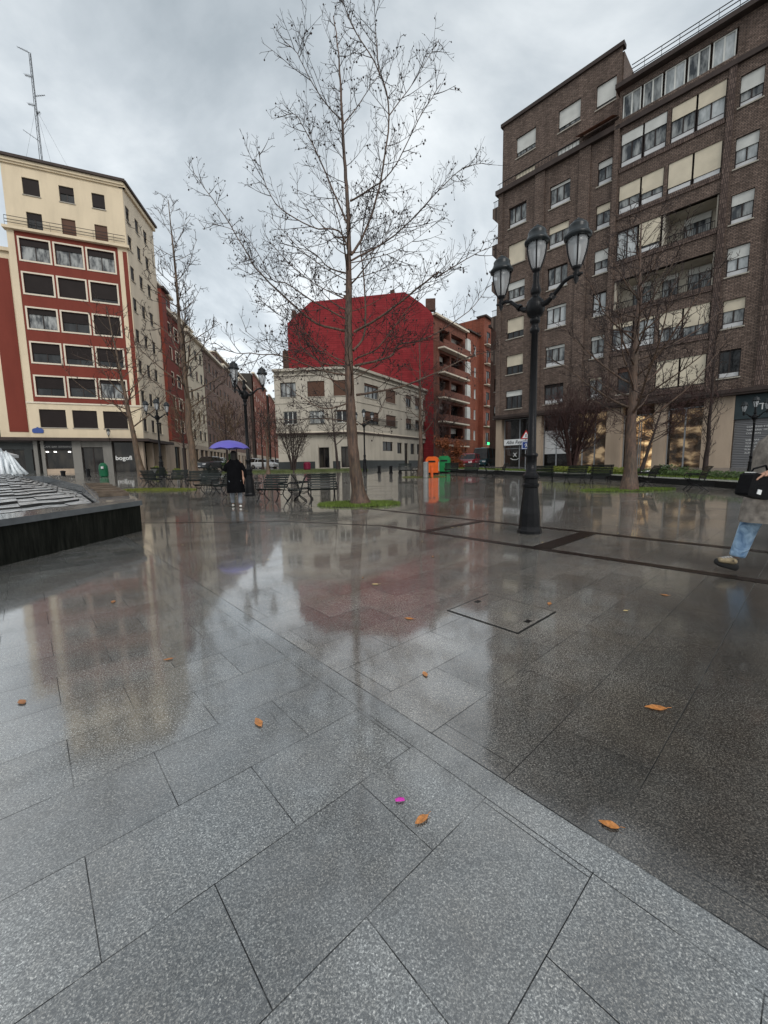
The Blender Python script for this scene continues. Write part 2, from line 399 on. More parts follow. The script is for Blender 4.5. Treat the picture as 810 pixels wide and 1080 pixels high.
for i, (a, b_) in enumerate(ROWS):
    for (s0, s1, cc, nm, fr_) in ((15.0,16.5,c1,2,'frame_dark'),(11.65,13.15,c2,2,'frame_dark'),(8.9,9.8,c3,1,'frame_dark')):
        ops_lo.append((s0,s1,a,b_)); W.append((s0,s1,a,b_,cc[i],nm,.22 if s0 < 14 or i in (0,2) else 0))
    za = a+.55 if i == 0 else a+.25
    ops_hi.append((1.45,2.45,za,za+1.6)); W.append((1.45,2.45,za,za+1.6,c5[i],1,.18))
    ops_hi.append((-1.9,-.7,za,za+1.6)); W.append((-1.9,-.7,za,za+1.6,c5[(i+2)%6],1,.18))
for i, (a, b_) in enumerate(BAYZ):
    if i != 5: ops_hi.append((3.02,8.38,a,b_))
    else: ops_hi.append((3.02,5.66,a,b_)); ops_hi.append((6.6,7.9,a,b_))
top_ops = [(2.68,8.42,23.62,25.0)]
wall(brown, BR, 8.62, 17.4, 5.1, 23.3, ops_lo, M['brown_brick'], rev=.28)
wall(brown, BR, -4.5, 8.58, 5.1, 25.35, ops_hi+top_ops, M['brown_brick'], d=.12, rev=.34)
# brick piers between the window columns
for s in (13.9, 10.65):
    band(brown, BR, s-.38, s+.38, 5.1, 23.3, .0, .14, 'brown_brick', 'pier')
band(brown, BR, 17.0, 17.42, 5.1, 23.3, .0, .10, 'brown_brick', 'pier')
band(brown, BR, 8.45, 8.75, 5.1, 23.6, .0, .30, 'brown_brick', 'pier')
band(brown, BR, 2.62, 2.95, 5.1, 23.4, .13, .24, 'brown_brick_v', 'pier')
band(brown, BR, .35, .75, 5.1, 23.4, .13, .24, 'brown_brick_v', 'pier')
# soldier courses under and over the bays
for i, (a, b_) in enumerate(BAYZ):
    band(brown, BR, 3.0, 8.42, a-.34, a-.06, .12, .20, 'brown_brick_v', 'string_course')
for i, (s0,s1,a,b_,st,nm,pn) in enumerate(W):
    dd = .12 if s1 < 8.5 else 0
    window(brown, BR, s0, s1, a, b_, d=dd, rec=.2, nm=nm, blind=st[0], bm=st[1] or 'blind_cream', glass=st[2], panel=pn)
# glazed bays, four lights each, some left open as recessed balconies
def light(s0, s1, a, b_, bl, bm, gl, panel=.16, nm=1, fr_='frame_dark'):
    window(brown, BR, s0, s1, a, b_, d=.12, rec=.14, nm=nm, blind=bl, bm=bm, glass=gl, panel=panel, sill=False, frame=fr_, bw=.05)
L4 = [(7.12,8.36),(5.84,7.06),(4.4,5.62),(3.04,4.34)]
spec = {0:[(.36,'blind_white','glass_mid',.16),(.36,'blind_white','glass_mid',.16),(.45,'blind_cream','glass_mid',.14),(.42,'blind_cream','glass_pale',.14)],
        1:[(.52,'blind_cream','glass_mid',.2),(.55,'blind_cream','glass_mid',.2),(.80,'blind_cream','glass_pale',.17),(.80,'blind_cream','glass_pale',.17)],
        2:[(.0,'','glass_pale',.0),(.78,'blind_cream','glass_mid',.15)],
        4:[(.14,'blind_cream','glass_mid',.2),(.10,'blind_cream','glass_pale',.2),(.58,'blind_cream','glass_mid',.0),(.58,'blind_cream','glass_mid',.0)],
        5:[None,None,(.96,'blind_cream','glass_pale',0),(.96,'blind_cream','glass_pale',0)]}
for i, ls in spec.items():
    a, b_ = BAYZ[i]
    for (s0, s1), t in zip(L4, ls):
        if t: light(s0, s1, a, b_, t[0], t[1] or 'blind_cream', t[2], t[3])
    if i in (0,1,4): band(brown, BR, 5.64, 5.82, a, b_, -.1, .13, 'brown_brick', 'pier')
window(brown, BR, 6.6, 7.9, *BAYZ[5], d=.12, rec=.2, nm=1, glass='glass_dark', blind=.1, bm='blind_brown')
# recessed balconies: floor, back wall, door, rail
def loggia(s0, s1, a, b_, doors):
    dep = 1.5
    mb = MB(); mb.fbox(BR, s0, s1, -dep, -.02, a-.06, a+.02)
    mb.build('balcony_floor', M['sill'], brown)
    mb = MB(); mb.fbox(BR, s0, s1, -dep-.1, -dep, a, b_); mb.fbox(BR, s0-.12, s0, -dep, .0, a, b_); mb.fbox(BR, s1, s1+.12, -dep, .0, a, b_)
    mb.build('balcony_wall', M['grey_render'], brown)
    mb = MB(); mb.fbox(BR, s0, s1, -dep, .0, b_, b_+.1); mb.build('balcony_ceiling', M['grey_render'], brown)
    for (x0, x1) in doors:
        window(brown, BR, x0, x1, a+.25, b_-.1, d=-dep+.22, rec=.2, nm=1, glass='glass_mid', blind=.2, bm='blind_white', sill=False, name='balcony_window')
    railing(brown, BR, s0+.03, s1-.03, a+.02, .42, .02, step=.11)
loggia(3.1, 5.64, *BAYZ[2], [(3.5,4.9)]); loggia(3.1, 8.3, *BAYZ[3], [(3.3,4.5),(5.0,5.9),(6.5,7.6)])
# top storey strip windows
for k in range(5):
    s1 = 8.38-k*1.145
    window(brown, BR, s1-1.02, s1, 23.62, 25.0, d=.12, rec=.14, nm=1, glass='glass_pale' if k in (2,4) else 'glass_mid', frame='frame_white', sill=False)
band(brown, BR, -4.5, 8.75, 25.35, 25.62, -.3, .55, 'brown_trim', 'roof_edge')
band(brown, BR, -4.5, 8.72, 23.02, 23.3, .12, .3, 'brown_trim', 'string_course')
railing(brown, BR, -4.5, 7.9, 25.62, .75, .3, step=.9, rails=(.35,.7,1), name='roof_railing')
# penthouse over the left part
ph = [(14.6,16.2,25.5,27.0),(11.3,12.85,25.5,27.0),(9.0,10.25,25.5,27.0),(14.6,16.25,23.4,24.35),(11.3,12.9,23.4,24.35)]
wall(brown, BR, 8.7, 17.4, 23.2, 28.45, ph, M['brown_brick'], d=-.45, rev=.25)
for i, o in enumerate(ph):
    window(brown, BR, *o, d=-.45, rec=.2, nm=1, blind=(.72,.8,.78,.7,.5)[i], bm='blind_white' if i != 3 else 'blind_cream', glass='glass_mid', panel=.12 if i < 3 else 0)
band(brown, BR, 8.6, 17.55, 28.45, 28.7, -.8, -.3, 'brown_trim', 'roof_edge')
band(brown, BR, 8.75, 17.6, 23.1, 23.45, -.35, .3, 'brown_trim', 'parapet')
railing(brown, BR, 10.8, 17.5, 23.45, .5, .1, step=.25)
mass(brown, [xy(BR,17.39,-.8), xy(BR,8.7,-.8), xy(BR,8.7,-9), xy(BR,17.39,-9)], 23.2, 28.4, 'brown_brick', 'penthouse_body')
# striped awning at the penthouse terrace
mb = MB(); n_ = 9
for k in range(n_):
    a0 = 8.75+k*.27; mb.quad(BR(a0,-.42,24.35), BR(a0+.27,-.42,24.35), BR(a0+.27,.75,23.75), BR(a0,.75,23.75), ((k,0),(k+1,0),(k+1,1),(k,1)))
mb.build('awning', simple('faded rust awning', (.32,.14,.09), .8, var=.5, scale=3), brown)
# side bays sticking out of the left end
for zt in (22.9, 20.0, 17.1, 14.2, 11.4):
    mb = MB()
    c4 = [BR(17.4,-2.2,0)[:2], BR(18.15,-2.2,0)[:2], BR(18.15,-.25,0)[:2], BR(17.4,-.25,0)[:2]]
    lo = [BR(17.4,-2.2,0)[:2], BR(17.45,-2.2,0)[:2], BR(17.45,-.25,0)[:2], BR(17.4,-.25,0)[:2]]
    P = [(*p, zt-1.9) for p in lo]+[(*p, zt-1.1) for p in c4]+[(*p, zt-.35) for p in c4]
    mb.cells(P, [(0,1,5,4),(1,2,6,5),(2,3,7,6),(3,0,4,7),(4,5,9,8),(5,6,10,9),(6,7,11,10),(7,4,8,11),(8,9,10,11)])
    bb = mb.build('side_balcony', M['brown_brick'], brown)
    railing(bb, BR, 17.42, 18.12, zt-.35, .5, -.3, step=.12)
mass(brown, [xy(BR,17.38,-.5), xy(BR,8.62,-.5), xy(BR,8.62,-14), xy(BR,17.38,-14)], 5.12, 23.19, 'brown_brick', 'body')
mass(brown, [xy(BR,8.6,-1.75), xy(BR,-4.5,-1.75), xy(BR,-4.5,-14), xy(BR,8.6,-14)], 5.12, 23.17, 'brown_brick', 'body')
mass(brown, [xy(BR,8.6,-.5), xy(BR,-4.5,-.5), xy(BR,-4.5,-12), xy(BR,8.6,-12)], 23.19, 25.34, 'brown_brick', 'body')
# ground floor: soffit, fascia, pillars, glazing
band(brown, BR, -4.5, 17.42, 4.98, 5.1, -3.0, .35, 'brown_trim', 'soffit')
band(brown, BR, -4.5, 17.45, 5.1, 5.32, .14, .42, 'brown_trim', 'fascia')
for (a, b_) in ((16.85,17.4),(13.3,13.95),(7.5,8.5),(4.9,5.6),(1.55,3.0)):
    mb = MB(); mb.fbox(BR, a, b_, -.75, -.05, .3, 4.98); mb.build('pillar', M['stone'], brown)
band(brown, BR, -4.5, 17.3, .3, 5.0, -3.2, -3.05, 'shop_dim', 'shop_back_wall')
def shopwin(s0, s1, z0, z1, d=-.6, nm=2, interior='shop_warm', glass='clear', idep=1.1, frame='frame_grey', trans=0):
    w = window(brown, BR, s0, s1, z0, z1, d=d+.2, rec=.2, nm=nm, glass=glass, frame=frame, sill=False, bw=.06, name='shop_window', trans=trans)
    if interior:
        mb = MB(); mb.fbox(BR, s0, s1, d-idep-.05, d-idep, z0, z1); mb.build('interior', M[interior], w)
    return w
shopwin(13.95, 16.85, .62, 4.98, nm=1, interior='shop_dim', trans=.42)
shopwin(11.2, 13.3, .62, 4.98, nm=1, interior='shop_dim'); shopwin(8.5, 11.15, .62, 4.98, nm=2, interior='shop_warm_dim')
shopwin(6.5, 7.5, .62, 4.4, nm=0, interior='shop_warm'); shopwin(5.6, 6.45, .62, 4.4, nm=0, interior='shop_warm')
shopwin(3.0, 4.9, .62, 4.6, nm=1, interior='shop_warm_dim')
band(brown, BR, 8.5, 16.9, .3, .62, -.7, -.3, 'greystone', 'plinth')
band(brown, BR, 3.0, 7.5, .3, .62, -.7, -.3, 'greystone', 'plinth')
band(brown, BR, 11.25, 13.2, 1.9, 3.75, -.62, -.56, 'panel_white', 'window_film')
# roller shutter with white lettering lines
m, nt, b = newmat('grey corrugated shutter'); tc = N(nt,'ShaderNodeTexCoord'); sp = N(nt,'ShaderNodeSeparateXYZ'); nt.links.new(tc.outputs['Object'], sp.inputs[0])
w_ = math_(nt,'SINE',math_(nt,'MULTIPLY',sp.outputs['Z'],2*math.pi/.1)); bp = N(nt,'ShaderNodeBump',Strength=.7,Distance=.02); nt.links.new(w_,bp.inputs['Height']); nt.links.new(bp.outputs[0],b.inputs['Normal'])
b.inputs['Base Color'].default_value=(.13,.13,.135,1); b.inputs['Roughness'].default_value=.45; M['roller'] = m
band(brown, BR, -2.4, 1.5, .5, 3.55, -.3, -.22, 'roller', 'roller_shutter')
M['teal_dark'] = simple('dark teal fascia', (.035,.05,.055), .5)
band(brown, BR, -2.4, 1.55, 3.57, 4.95, -.25, -.12, 'teal_dark', 'shop_fascia')
band(brown, BR, -4.5, -2.4, .5, 4.98, -.5, -.1, 'stone', 'pillar')
M['letter_white'] = simple('white lettering', (.72,.72,.70), .5, var=.03)
ts = thing('shop_sign', 'white capital letters spelling the shop name on the dark fascia above the grey roller shutter', 'sign', BR(-.6,-.1,3.9))
text('TEXTILE', BR, -.45, -.105, 4.05, .52, M['letter_white'], ts, name='lettering')
tm = thing('shop_sign', 'small white lines of text painted on the grey roller shutter', 'sign', BR(0,-.2,2))
lines = ['CORTINAS Y ESTORES','TAPICERIA  HOGAR','COLCHAS','','SABANAS','TOALLAS','MANTAS','FUNDAS','ALFOMBRAS']
for k, l in enumerate(lines):
    if l: text(l, BR, .95, -.205, 3.05-k*.19, .14, M['letter_white'], tm, align='LEFT', ext=.003, name='lettering')
# white name sign across the first shop window
sg = thing('shop_sign', 'white horizontal name board with black script across the end shop window', 'sign', BR(15.4,-.3,3.2))
mb = MB(); mb.fbox(BR, 14.0, 16.75, -.38, -.32, 2.75, 3.25); mb.build('board', M['white_paint'], sg)
text('Alba Rey V.', BR, 15.6, -.315, 2.87, .40, M['black_paint'], sg, name='lettering', shear=.3)
text('X', BR, 15.7, -.345, 1.75, .5, M['letter_white'], sg, name='emblem')
mb = MB(); mb.tube([BR(15.3,-.335,1.62), BR(15.55,-.335,1.5), BR(15.85,-.335,1.5), BR(16.1,-.335,1.62)], .025, 5); mb.build('emblem', M['letter_white'], sg)

# dark neighbour beyond the brown block
NB = Fr((12.9, 45.5), -44)
nb = thing('apartment_building', 'dull brown brick building glimpsed behind the left end of the brown block', 'building', (14.5,47,.8))
o_ = [(s, s+1.1, z, z+1.4) for s in (-.7,-2.9) for z in (12.2,9.2,6.2)]
wall(nb, NB, -6, .9, .8, 16.2, o_, M['dark_brick'])
for o in o_: window(nb, NB, *o, glass='glass_mid', blind=rng.choice((0,.3,.6)), bm='blind_white')
band(nb, NB, -6, 1.05, 16.2, 16.5, -.3, .3, 'brown_trim'); mass(nb, [xy(NB,.89,-.4), xy(NB,-6,-.4), xy(NB,-6,-9), xy(NB,.89,-9)], .8, 16.2, 'dark_brick', 'body')

# ================================================================== cream and red corner block (left)
LF = Fr((-28.5, 38.8), 67); CL = xy(LF, 4.7, 0); LS = Fr(CL, -8.9)
left = thing('apartment_building', 'tall corner apartment block, red front with cream edges and a cream top, on the left', 'building', (-27,40,.9))
rows = [(19.85,21.65),(17.05,18.75),(14.05,15.8),(11.1,12.8),(8.15,9.85)]
cols = [(-3.5,-1.4),(-1.0,1.05),(1.45,3.55)]
ops = [(a,b_,z0,z1) for z0,z1 in rows for a,b_ in cols]
wall(left, LF, -3.8, 3.9, 7.55, 22.2, ops, M['red_render'])
st = [[(.0,'glass_mid',.3),(.0,'glass_mid',.4),(.0,'glass_mid',0)],[(.9,'glass_dark',0),(1,'glass_dark',0),(.85,'glass_dark',0)],[(.25,'glass_mid',0),(.55,'glass_dark',0),(.92,'glass_dark',0)],[(.55,'glass_dark',0),(.75,'glass_dark',0),(.7,'glass_dark',0)],[(.55,'glass_dark',0),(.55,'glass_dark',0),(.15,'glass_mid',0)]]
for r, (z0, z1) in enumerate(rows):
    for c, (a, b_) in enumerate(cols):
        q = st[r][c]
        window(left, LF, a, b_, z0, z1, nm=1, blind=max(q[0], .28 if r == 0 else 0), bm='blind_dark', glass=q[1], surround='white_trim', sill=False)
low = [(a, b_-.1, 5.25, 6.9) for a, b_ in cols]
wall(left, LF, -4.3, 4.7, 4.3, 7.5, low, M['cream'], d=.02)
for o in low: window(left, LF, *o, d=.02, nm=1, blind=.97, bm='blind_dark', glass='glass_dark')
wall(left, LF, -4.3, -3.8, 7.5, 22.2, [], M['cream'], d=.03); wall(left, LF, 3.9, 4.7, 7.5, 22.2, [], M['cream'], d=.03)
band(left, LF, 4.28, 4.62, 7.6, 21.9, .035, .06, 'red_render', 'wall_strip')
band(left, LF, -4.35, 4.75, 7.42, 7.56, .03, .10, 'white_trim', 'string_course')
band(left, LF, -4.5, 4.9, 22.2, 22.42, -.3, .35, 'cream', 'balcony_slab')
railing(left, LF, -4.3, 4.6, 22.42, .8, .25, step=1.6, rails=(.35,.65,1))
tops = [(-2.85,-1.65,25.35,26.75),(-.25,.85,25.35,26.7),(2.2,3.2,25.35,26.65),(-2.8,-1.7,22.5,23.95),(-.3,.75,22.5,23.95),(2.2,3.2,22.5,23.95)]
wall(left, LF, -4.2, 4.7, 22.4, 27.6, tops, M['cream'], d=-.05)
for i, o in enumerate(tops): window(left, LF, *o, d=-.05, nm=1, blind=(.92,.5,.85,.35,1,1)[i], bm='blind_dark' if i < 4 else 'blind_brown', glass='glass_dark', sill=True)
band(left, LF, -4.5, 4.95, 27.6, 27.75, -.2, .1, 'cream', 'moulding')
band(left, LF, -4.6, 5.0, 28.0, 28.22, -.4, .4, 'brown_trim', 'roof_edge'); band(left, LF, -4.45, 4.85, 27.75, 28.0, -.3, .22, 'cream', 'cornice')
# street side
sc = [(.3,1.15),(2.25,3.1),(4.2,5.1)]; szr = [25.0,22.4,19.6,16.7,13.75,10.8,7.85,5.1]
ops = [(a,b_,z,z+1.3) for z in szr for a,b_ in sc]
wall(left, LS, 0, 6.9, 4.3, 27.6, ops, M['cream2'])
for k, o in enumerate(ops): window(left, LS, *o, nm=1, rec=.16, blind=(.3,.9,.5,.2,.7)[k % 5], bm='blind_dark', glass='glass_dark')
band(left, LS, -.1, 7.1, 27.6, 28.0, -.3, .22, 'cream', 'cornice'); band(left, LS, -.1, 7.2, 28.0, 28.22, -.4, .4, 'brown_trim', 'roof_edge')
far = xy(LS, 6.9, -.4)
body = [xy(LF,-4.15,-.35), xy(LF,4.45,-.35), xy(LS,.3,-.35), xy(LS,6.89,-.35), xy(LS,6.89,-14), xy(LF,-4.15,-14)]
mass(left, body, 4.31, 27.95, 'cream2', 'body')
# set-back left wing
WG = Fr(xy(LF,-4.3,-1.2), 67)
wall(left, WG, -2.6, 0, 4.3, 20.8, [], M['cream']); band(left, WG, -1.9, -.5, 4.9, 20.2, .0, .05, 'red_render', 'wall_strip')
band(left, WG, -2.7, 0, 20.8, 21.1, -.2, .25, 'cream', 'cornice'); mass(left, [xy(WG,-2.59,-.1), xy(WG,0,-.1), xy(WG,0,-9), xy(WG,-2.59,-9)], 4.3, 20.8, 'cream2', 'body')
# ground floor
band(left, LF, -7.0, 5.2, 4.02, 4.3, -3.2, .5, 'brown_trim', 'canopy'); band(left, LS, -.3, 6.9, 4.02, 4.3, -3, .5, 'brown_trim', 'canopy')
mass(left, [xy(LF,-4.1,-2.2), xy(LF,4.3,-2.2), xy(LS,.5,-2.2), xy(LS,6.85,-1.5), xy(LS,6.85,-12), xy(LF,-4.1,-12)], .3, 4.05, 'darkstone', 'body')
for a, b_ in ((-4.3,-4.0),(-3.75,-3.5),(-1.35,-.65),(1.1,1.85)):
    mb = MB(); mb.fbox(LF, a, b_, -.9, -.2, .5, 4.02); mb.build('pillar', M['greystone'], left)
band(left, LF, -.65, 1.1, 3.45, 4.02, -.7, -.3, 'greystone', 'lintel')
window(left, LF, -.65, 1.1, .75, 3.45, d=-.4, rec=.2, nm=1, glass='glass_shop', frame='black_frame' if 'black_frame' in M else 'frame_dark', sill=False, name='door')
window(left, LF, -3.5, -1.35, 1.4, 3.2, d=-.3, rec=.2, nm=0, glass='glass_shop', sill=False, name='shop_window')
band(left, LF, -3.5, -1.35, .5, 1.4, -.6, -.3, 'stone', 'plinth'); band(left, LF, -3.5, -1.35, 3.2, 4.02, -.7, -.45, 'darkstone', 'lintel')
window(left, LF, 1.85, 4.5, .8, 4.0, d=-.6, rec=.2, nm=0, glass='glass_shop', sill=False, name='shop_window')
M['lamp_white'] = emis('white shop lamp', (1,.97,.92), 3.0)
for s in (-3.3,-2.7,-1.6): 
    mb = MB(); mb.box(*[v for c in (LF(s,-.25,3.0),) for v in (c[0]-.07,c[0]+.07,c[1]-.07,c[1]+.07,c[2]-.05,c[2]+.05)]); mb.build('spotlight', M['lamp_white'], left)
for k in range(3):
    s = 1.2+k*1.95
    window(left, LS, s, s+1.5, 1.0, 3.7, d=-.9, rec=.2, nm=1, glass='glass_shop', sill=False, name='shop_window')
for s in (.6, 2.8, 4.8, 6.6):
    mb = MB(); mb.fbox(LS, s-.2, s+.2, -.9, -.3, .6, 4.02); mb.build('pillar', M['stone'], left)
s1_ = thing('shop_sign', 'white lettering on the dark shop window right of the main door at the left', 'sign', LF(3.0,-.5,2.4))
text('bogofi', LF, 2.75, -.52, 2.2, .58, M['letter_white'], s1_, bold=.012)
s2_ = thing('shop_sign', 'dark name board with faint grey lettering over the lit shop window at the left corner', 'sign', LF(-2.4,-.2,3.5))
mb = MB(); mb.fbox(LF, -3.5, -1.35, -.28, -.2, 3.25, 3.75); mb.build('board', M['black_paint'], s2_)
text('CAFE BAR SERRANO', LF, -2.45, -.19, 3.40, .24, simple('grey lettering', (.28,.28,.27), .5), s2_)
# blue plaque
m_blue = simple('blue enamel', (.05,.09,.28), .3, var=.1)
pl_ = thing('street_sign', 'blue enamel plaque on the cream wall above the corner shop', 'sign', LF(-4.0,.05,4.9))
mb = MB()
pr = [(-.42,-.18),(-.34,-.26),(.34,-.26),(.42,-.18),(.42,.06),(.28,.16),(.12,.2),(0,.3),(-.12,.2),(-.28,.16),(-.42,.06)]
cz = 4.98
P = [LF(-3.72+x, .03, cz+z) for x, z in pr]+[LF(-3.72+x, .09, cz+z) for x, z in pr]; n = len(pr)
mb.cells(P, [tuple(range(n)), tuple(range(n,2*n))]+[(i,(i+1)%n,n+(i+1)%n,n+i) for i in range(n)]); mb.build('plate', m_blue, pl_)
# antenna mast on the roof
an = thing('antenna_mast', 'thin lattice antenna mast on the roof of the cream and red corner block', 'antenna', (-32.0,41.3,28.1))
mb = MB(); ax, ay = -32.0, 41.3
for k in range(3):
    t = 2*math.pi*k/3; q = [(ax+.14*math.cos(t), ay+.14*math.sin(t), 28), (ax+.08*math.cos(t), ay+.08*math.sin(t), 39.6)]; mb.tube(q, .022, 4)
for k in range(37):
    z = 28+k*.31; t0 = 2*math.pi*(k % 3)/3; t1 = 2*math.pi*((k+1) % 3)/3
    mb.tube([(ax+.11*math.cos(t0), ay+.11*math.sin(t0), z), (ax+.11*math.cos(t1), ay+.11*math.sin(t1), z+.31)], .012, 3)
mb.build('mast', M['iron'], an)
def yagi(z, dx, L, rod=.9, tilt=.0):
    mb = MB(); mb.tube([(ax,ay,z),(ax+dx*L,ay-.2,z+tilt)], .02, 4)
    for k in range(5):
        f = (k+1)/5; x = ax+dx*L*f; r = rod*(.6-.06*k)*.5; mb.tube([(x,ay-.2*f-r,z+tilt*f),(x,ay-.2*f+r,z+tilt*f)], .012, 3); mb.tube([(x,ay-.2*f,z+tilt*f-r*.6),(x,ay-.2*f,z+tilt*f+r*.6)], .012, 3)
    mb.build('aerial', M['iron'], an)
yagi(39.6, -1, .9, .6, .3); yagi(37.6, -1, .5); yagi(36.0, 1, 1.1, .5, -.1); yagi(34.5, 1, .5); yagi(32.2, -1, 1.2, .5, .8); yagi(35.2,-1,.5)
for (x, y) in ((-34.5,41.5),(-33,45),(-29,42)):
    mb = MB(); mb.tube([(ax,ay,35),(x,y,28.2)], .008, 3); mb.build('guy_wire', M['iron'], an)

ak = thing('shopfront', 'dark low shopfront row beyond the cafe parasol at the left edge', 'shopfront', (-52,48,1))
AK = Fr((-58,46), 67)
aw_ = [(s, s+2.2, 1.3, 4.0) for s in (2,5,8,11,14)]
wall(ak, AK, -4, 17, .8, 7.2, aw_, M['darkstone'])
for o in aw_: window(ak, AK, *o, glass='glass_shop', sill=False, name='shop_window')
band(ak, AK, 7.8, 10.4, 4.2, 4.9, .02, .1, 'panel_white', 'name_board'); band(ak, AK, 1.8, 6.4, 4.2, 4.8, .02, .1, 'stone', 'name_board'); band(ak, AK, -4, 17, 4.95, 5.2, 0, .8, 'brown_trim', 'canopy')
# ================================================================== the row up the street on the left
def rowhouse(label, s0, s1, zt, mat, rows_, cols_, d=0.0, cornice='white_trim', ground='dark', blinds=('blind_dark','blind_brown'), glass='glass_dark', zg=4.6, ww=1.1, wh=1.4, surround=None, pw=None):
    t = thing('apartment_building', label, 'building', (*xy(LS,(s0+s1)/2,0),1.0), 'buildings lining the left side of the street')
    ops = [(c, c+ww, z, z+wh) for z in rows_ for c in cols_]
    wall(t, LS, s0, s1, zg, zt, ops, mat, d=d)
    for k, o in enumerate(ops):
        window(t, LS, *o, d=d, nm=1, rec=.16, blind=rng.choice((0,.3,.5,.8,1)), bm=rng.choice(blinds), glass=glass, surround=surround)
    band(t, LS, s0, s1, zt, zt+.35, d-.3, d+.45, cornice)
    wall(t, LS, s0, s1, 1.0, zg, [(c-.2, c+ww+.4, 1.2, zg-.6) for c in cols_], M['stone'], d=d)
    for c in cols_: window(t, LS, c-.2, c+ww+.4, 1.2, zg-.6, d=d, nm=1, glass='glass_shop', sill=False, name='shop_window')
    mass(t, [xy(LS,s0+.01,d-.35), xy(LS,s1-.01,d-.35), xy(LS,s1-.01,-13), xy(LS,s0+.01,-13)], 1, zt, 'mass', 'body')
    if pw:
        mb = MB()
        mb.fbox(LS, s0+.3, s1-.3, -12, d-pw[1], zt+.3, zt+pw[0]); p = mb.build('penthouse', mat, t)
        k = s0+1.2
        while k < s1-1.6:
            window(t, LS, k, k+1, zt+.8, zt+pw[0]-.5, d=d-pw[1]+.22, rec=.2, glass='glass_dark', sill=False); k += 2.4
        band(t, LS, s0+.1, s1-.1, zt+pw[0], zt+pw[0]+.25, -12, d-pw[1]+.4, cornice, 'roof_edge')
    return t
r2 = rowhouse('narrow red and cream block with set-back top storey, adjoining the tall corner block', 6.95, 15.4, 20.2, M['red_render'], [17.7,14.8,11.8,8.9,6.0], [9.9,12.6], d=-.4, pw=(3.2,1.0), surround='white_trim', ww=1.3)
band(r2, LS, 6.95, 8.3, 4.6, 21.6, -.4, .35, 'red_render', 'bay'); band(r2, LS, 8.3, 8.9, 4.6, 20.2, -.4, -.28, 'cream', 'wall_strip'); band(r2, LS, 6.9, 8.6, 21.6, 21.85, -.4, .7, 'brown_trim', 'canopy')
railing(r2, LS, 8.8, 15.2, 20.55, .9, -.2, step=.5, rails=(.5,1)); railing(r2, LS, 7.4, 15.2, 23.65, .8, -1.2, step=.6, rails=(.5,1))
rowhouse('pale cream block with white cornice between the narrow red block and the brick row', 15.5, 23.6, 19.7, M['cream2'], [16.9,14.0,11.0,8.1,5.4], [16.6,19.4,21.7], pw=(2.2,1.4), ww=1.2)
rowhouse('dark brown brick block nearest in the brown row up the street', 23.7, 36, 19.6, M['row_brick'], [16.9,14.0,11.0,8.1,5.4], [24.6,26.8,29.0,31.2,33.6], glass='glass_mid')
rowhouse('middle brown brick block of the row up the street, behind the second lamp post', 36.1, 50, 20.2, M['row_brick'], [17.2,14.2,11.2,8.2,5.4], [37,39.4,41.8,44.2,47], glass='glass_mid', pw=(2.4,1.2))
rowhouse('farther brown brick block with roof dormers up the street', 50.1, 66, 20.8, M['row_brick'], [17.6,14.6,11.4,8.4,5.4], [51.2,54,56.8,59.6,62.6], glass='glass_mid', pw=(2.4,1.0))
o2 = rowhouse('tall orange brick building at the far end of the street row', 66.1, 92, 25.5, M['orange_brick'], [22.4,19.2,16,12.8,9.6,6.4], [67.5,71,74.5,78,81.5,85,88.5], d=.9, glass='glass_mid', blinds=('blind_white','blind_cream'))
rowhouse('lower orange brick building closing the far end of the street row', 92.1, 125, 24.5, M['orange_brick'], [21,17.6,14.2,10.8,7.4], [94,98,102,106,110,114,118], d=1.6, glass='glass_mid', blinds=('blind_white','blind_cream'))

# ================================================================== grey cream three-storey block (centre)
CF = Fr((-8.63, 43.1), 95.5); CC = xy(CF, 5.83, 0); CR = Fr(CC, 33)
cen = thing('corner_building', 'low grey cream three-storey corner building with a curved front behind the big tree', 'building', (-5,44,1))
ft = [(-2.2,-.5,8.6,10.1),(.75,2.6,8.55,10.15),(3.55,5.0,8.55,10.15),(-2.0,-.5,5.75,7.1),(.85,2.5,5.75,7.1),(3.75,5.0,5.8,7.1)]
wall(cen, CF, -2.85, 5.5, 4.8, 11.2, ft, M['grey_render'])
for i, o in enumerate(ft):
    window(cen, CF, *o, nm=2 if i in (0,3,4) else 1, blind=(0,1,1,.0,.0,.15)[i], bm='blind_brown', glass='glass_mid' if i in (0,4) else 'glass_dark', frame='frame_white' if i in (3,4,5) else 'frame_dark')
cs = [(1.7,4.5),(6.0,8.3),(10.7,12.2),(13.2,14.5),(15.5,17.4)]
ft = [(a,b_,8.6,10.1) for a,b_ in cs]+[(a,b_,5.85,7.15) for a,b_ in cs]
wall(cen, CR, .3, 18.8, 4.8, 11.2, ft, M['grey_render'])
for i, o in enumerate(ft):
    window(cen, CR, *o, nm=2 if i % 5 < 2 else 1, blind=(.2,1,.3,.7,.1,.7,1,.5,.2,.8)[i], bm='blind_brown', glass='glass_mid' if i%3 == 0 else 'glass_dark')
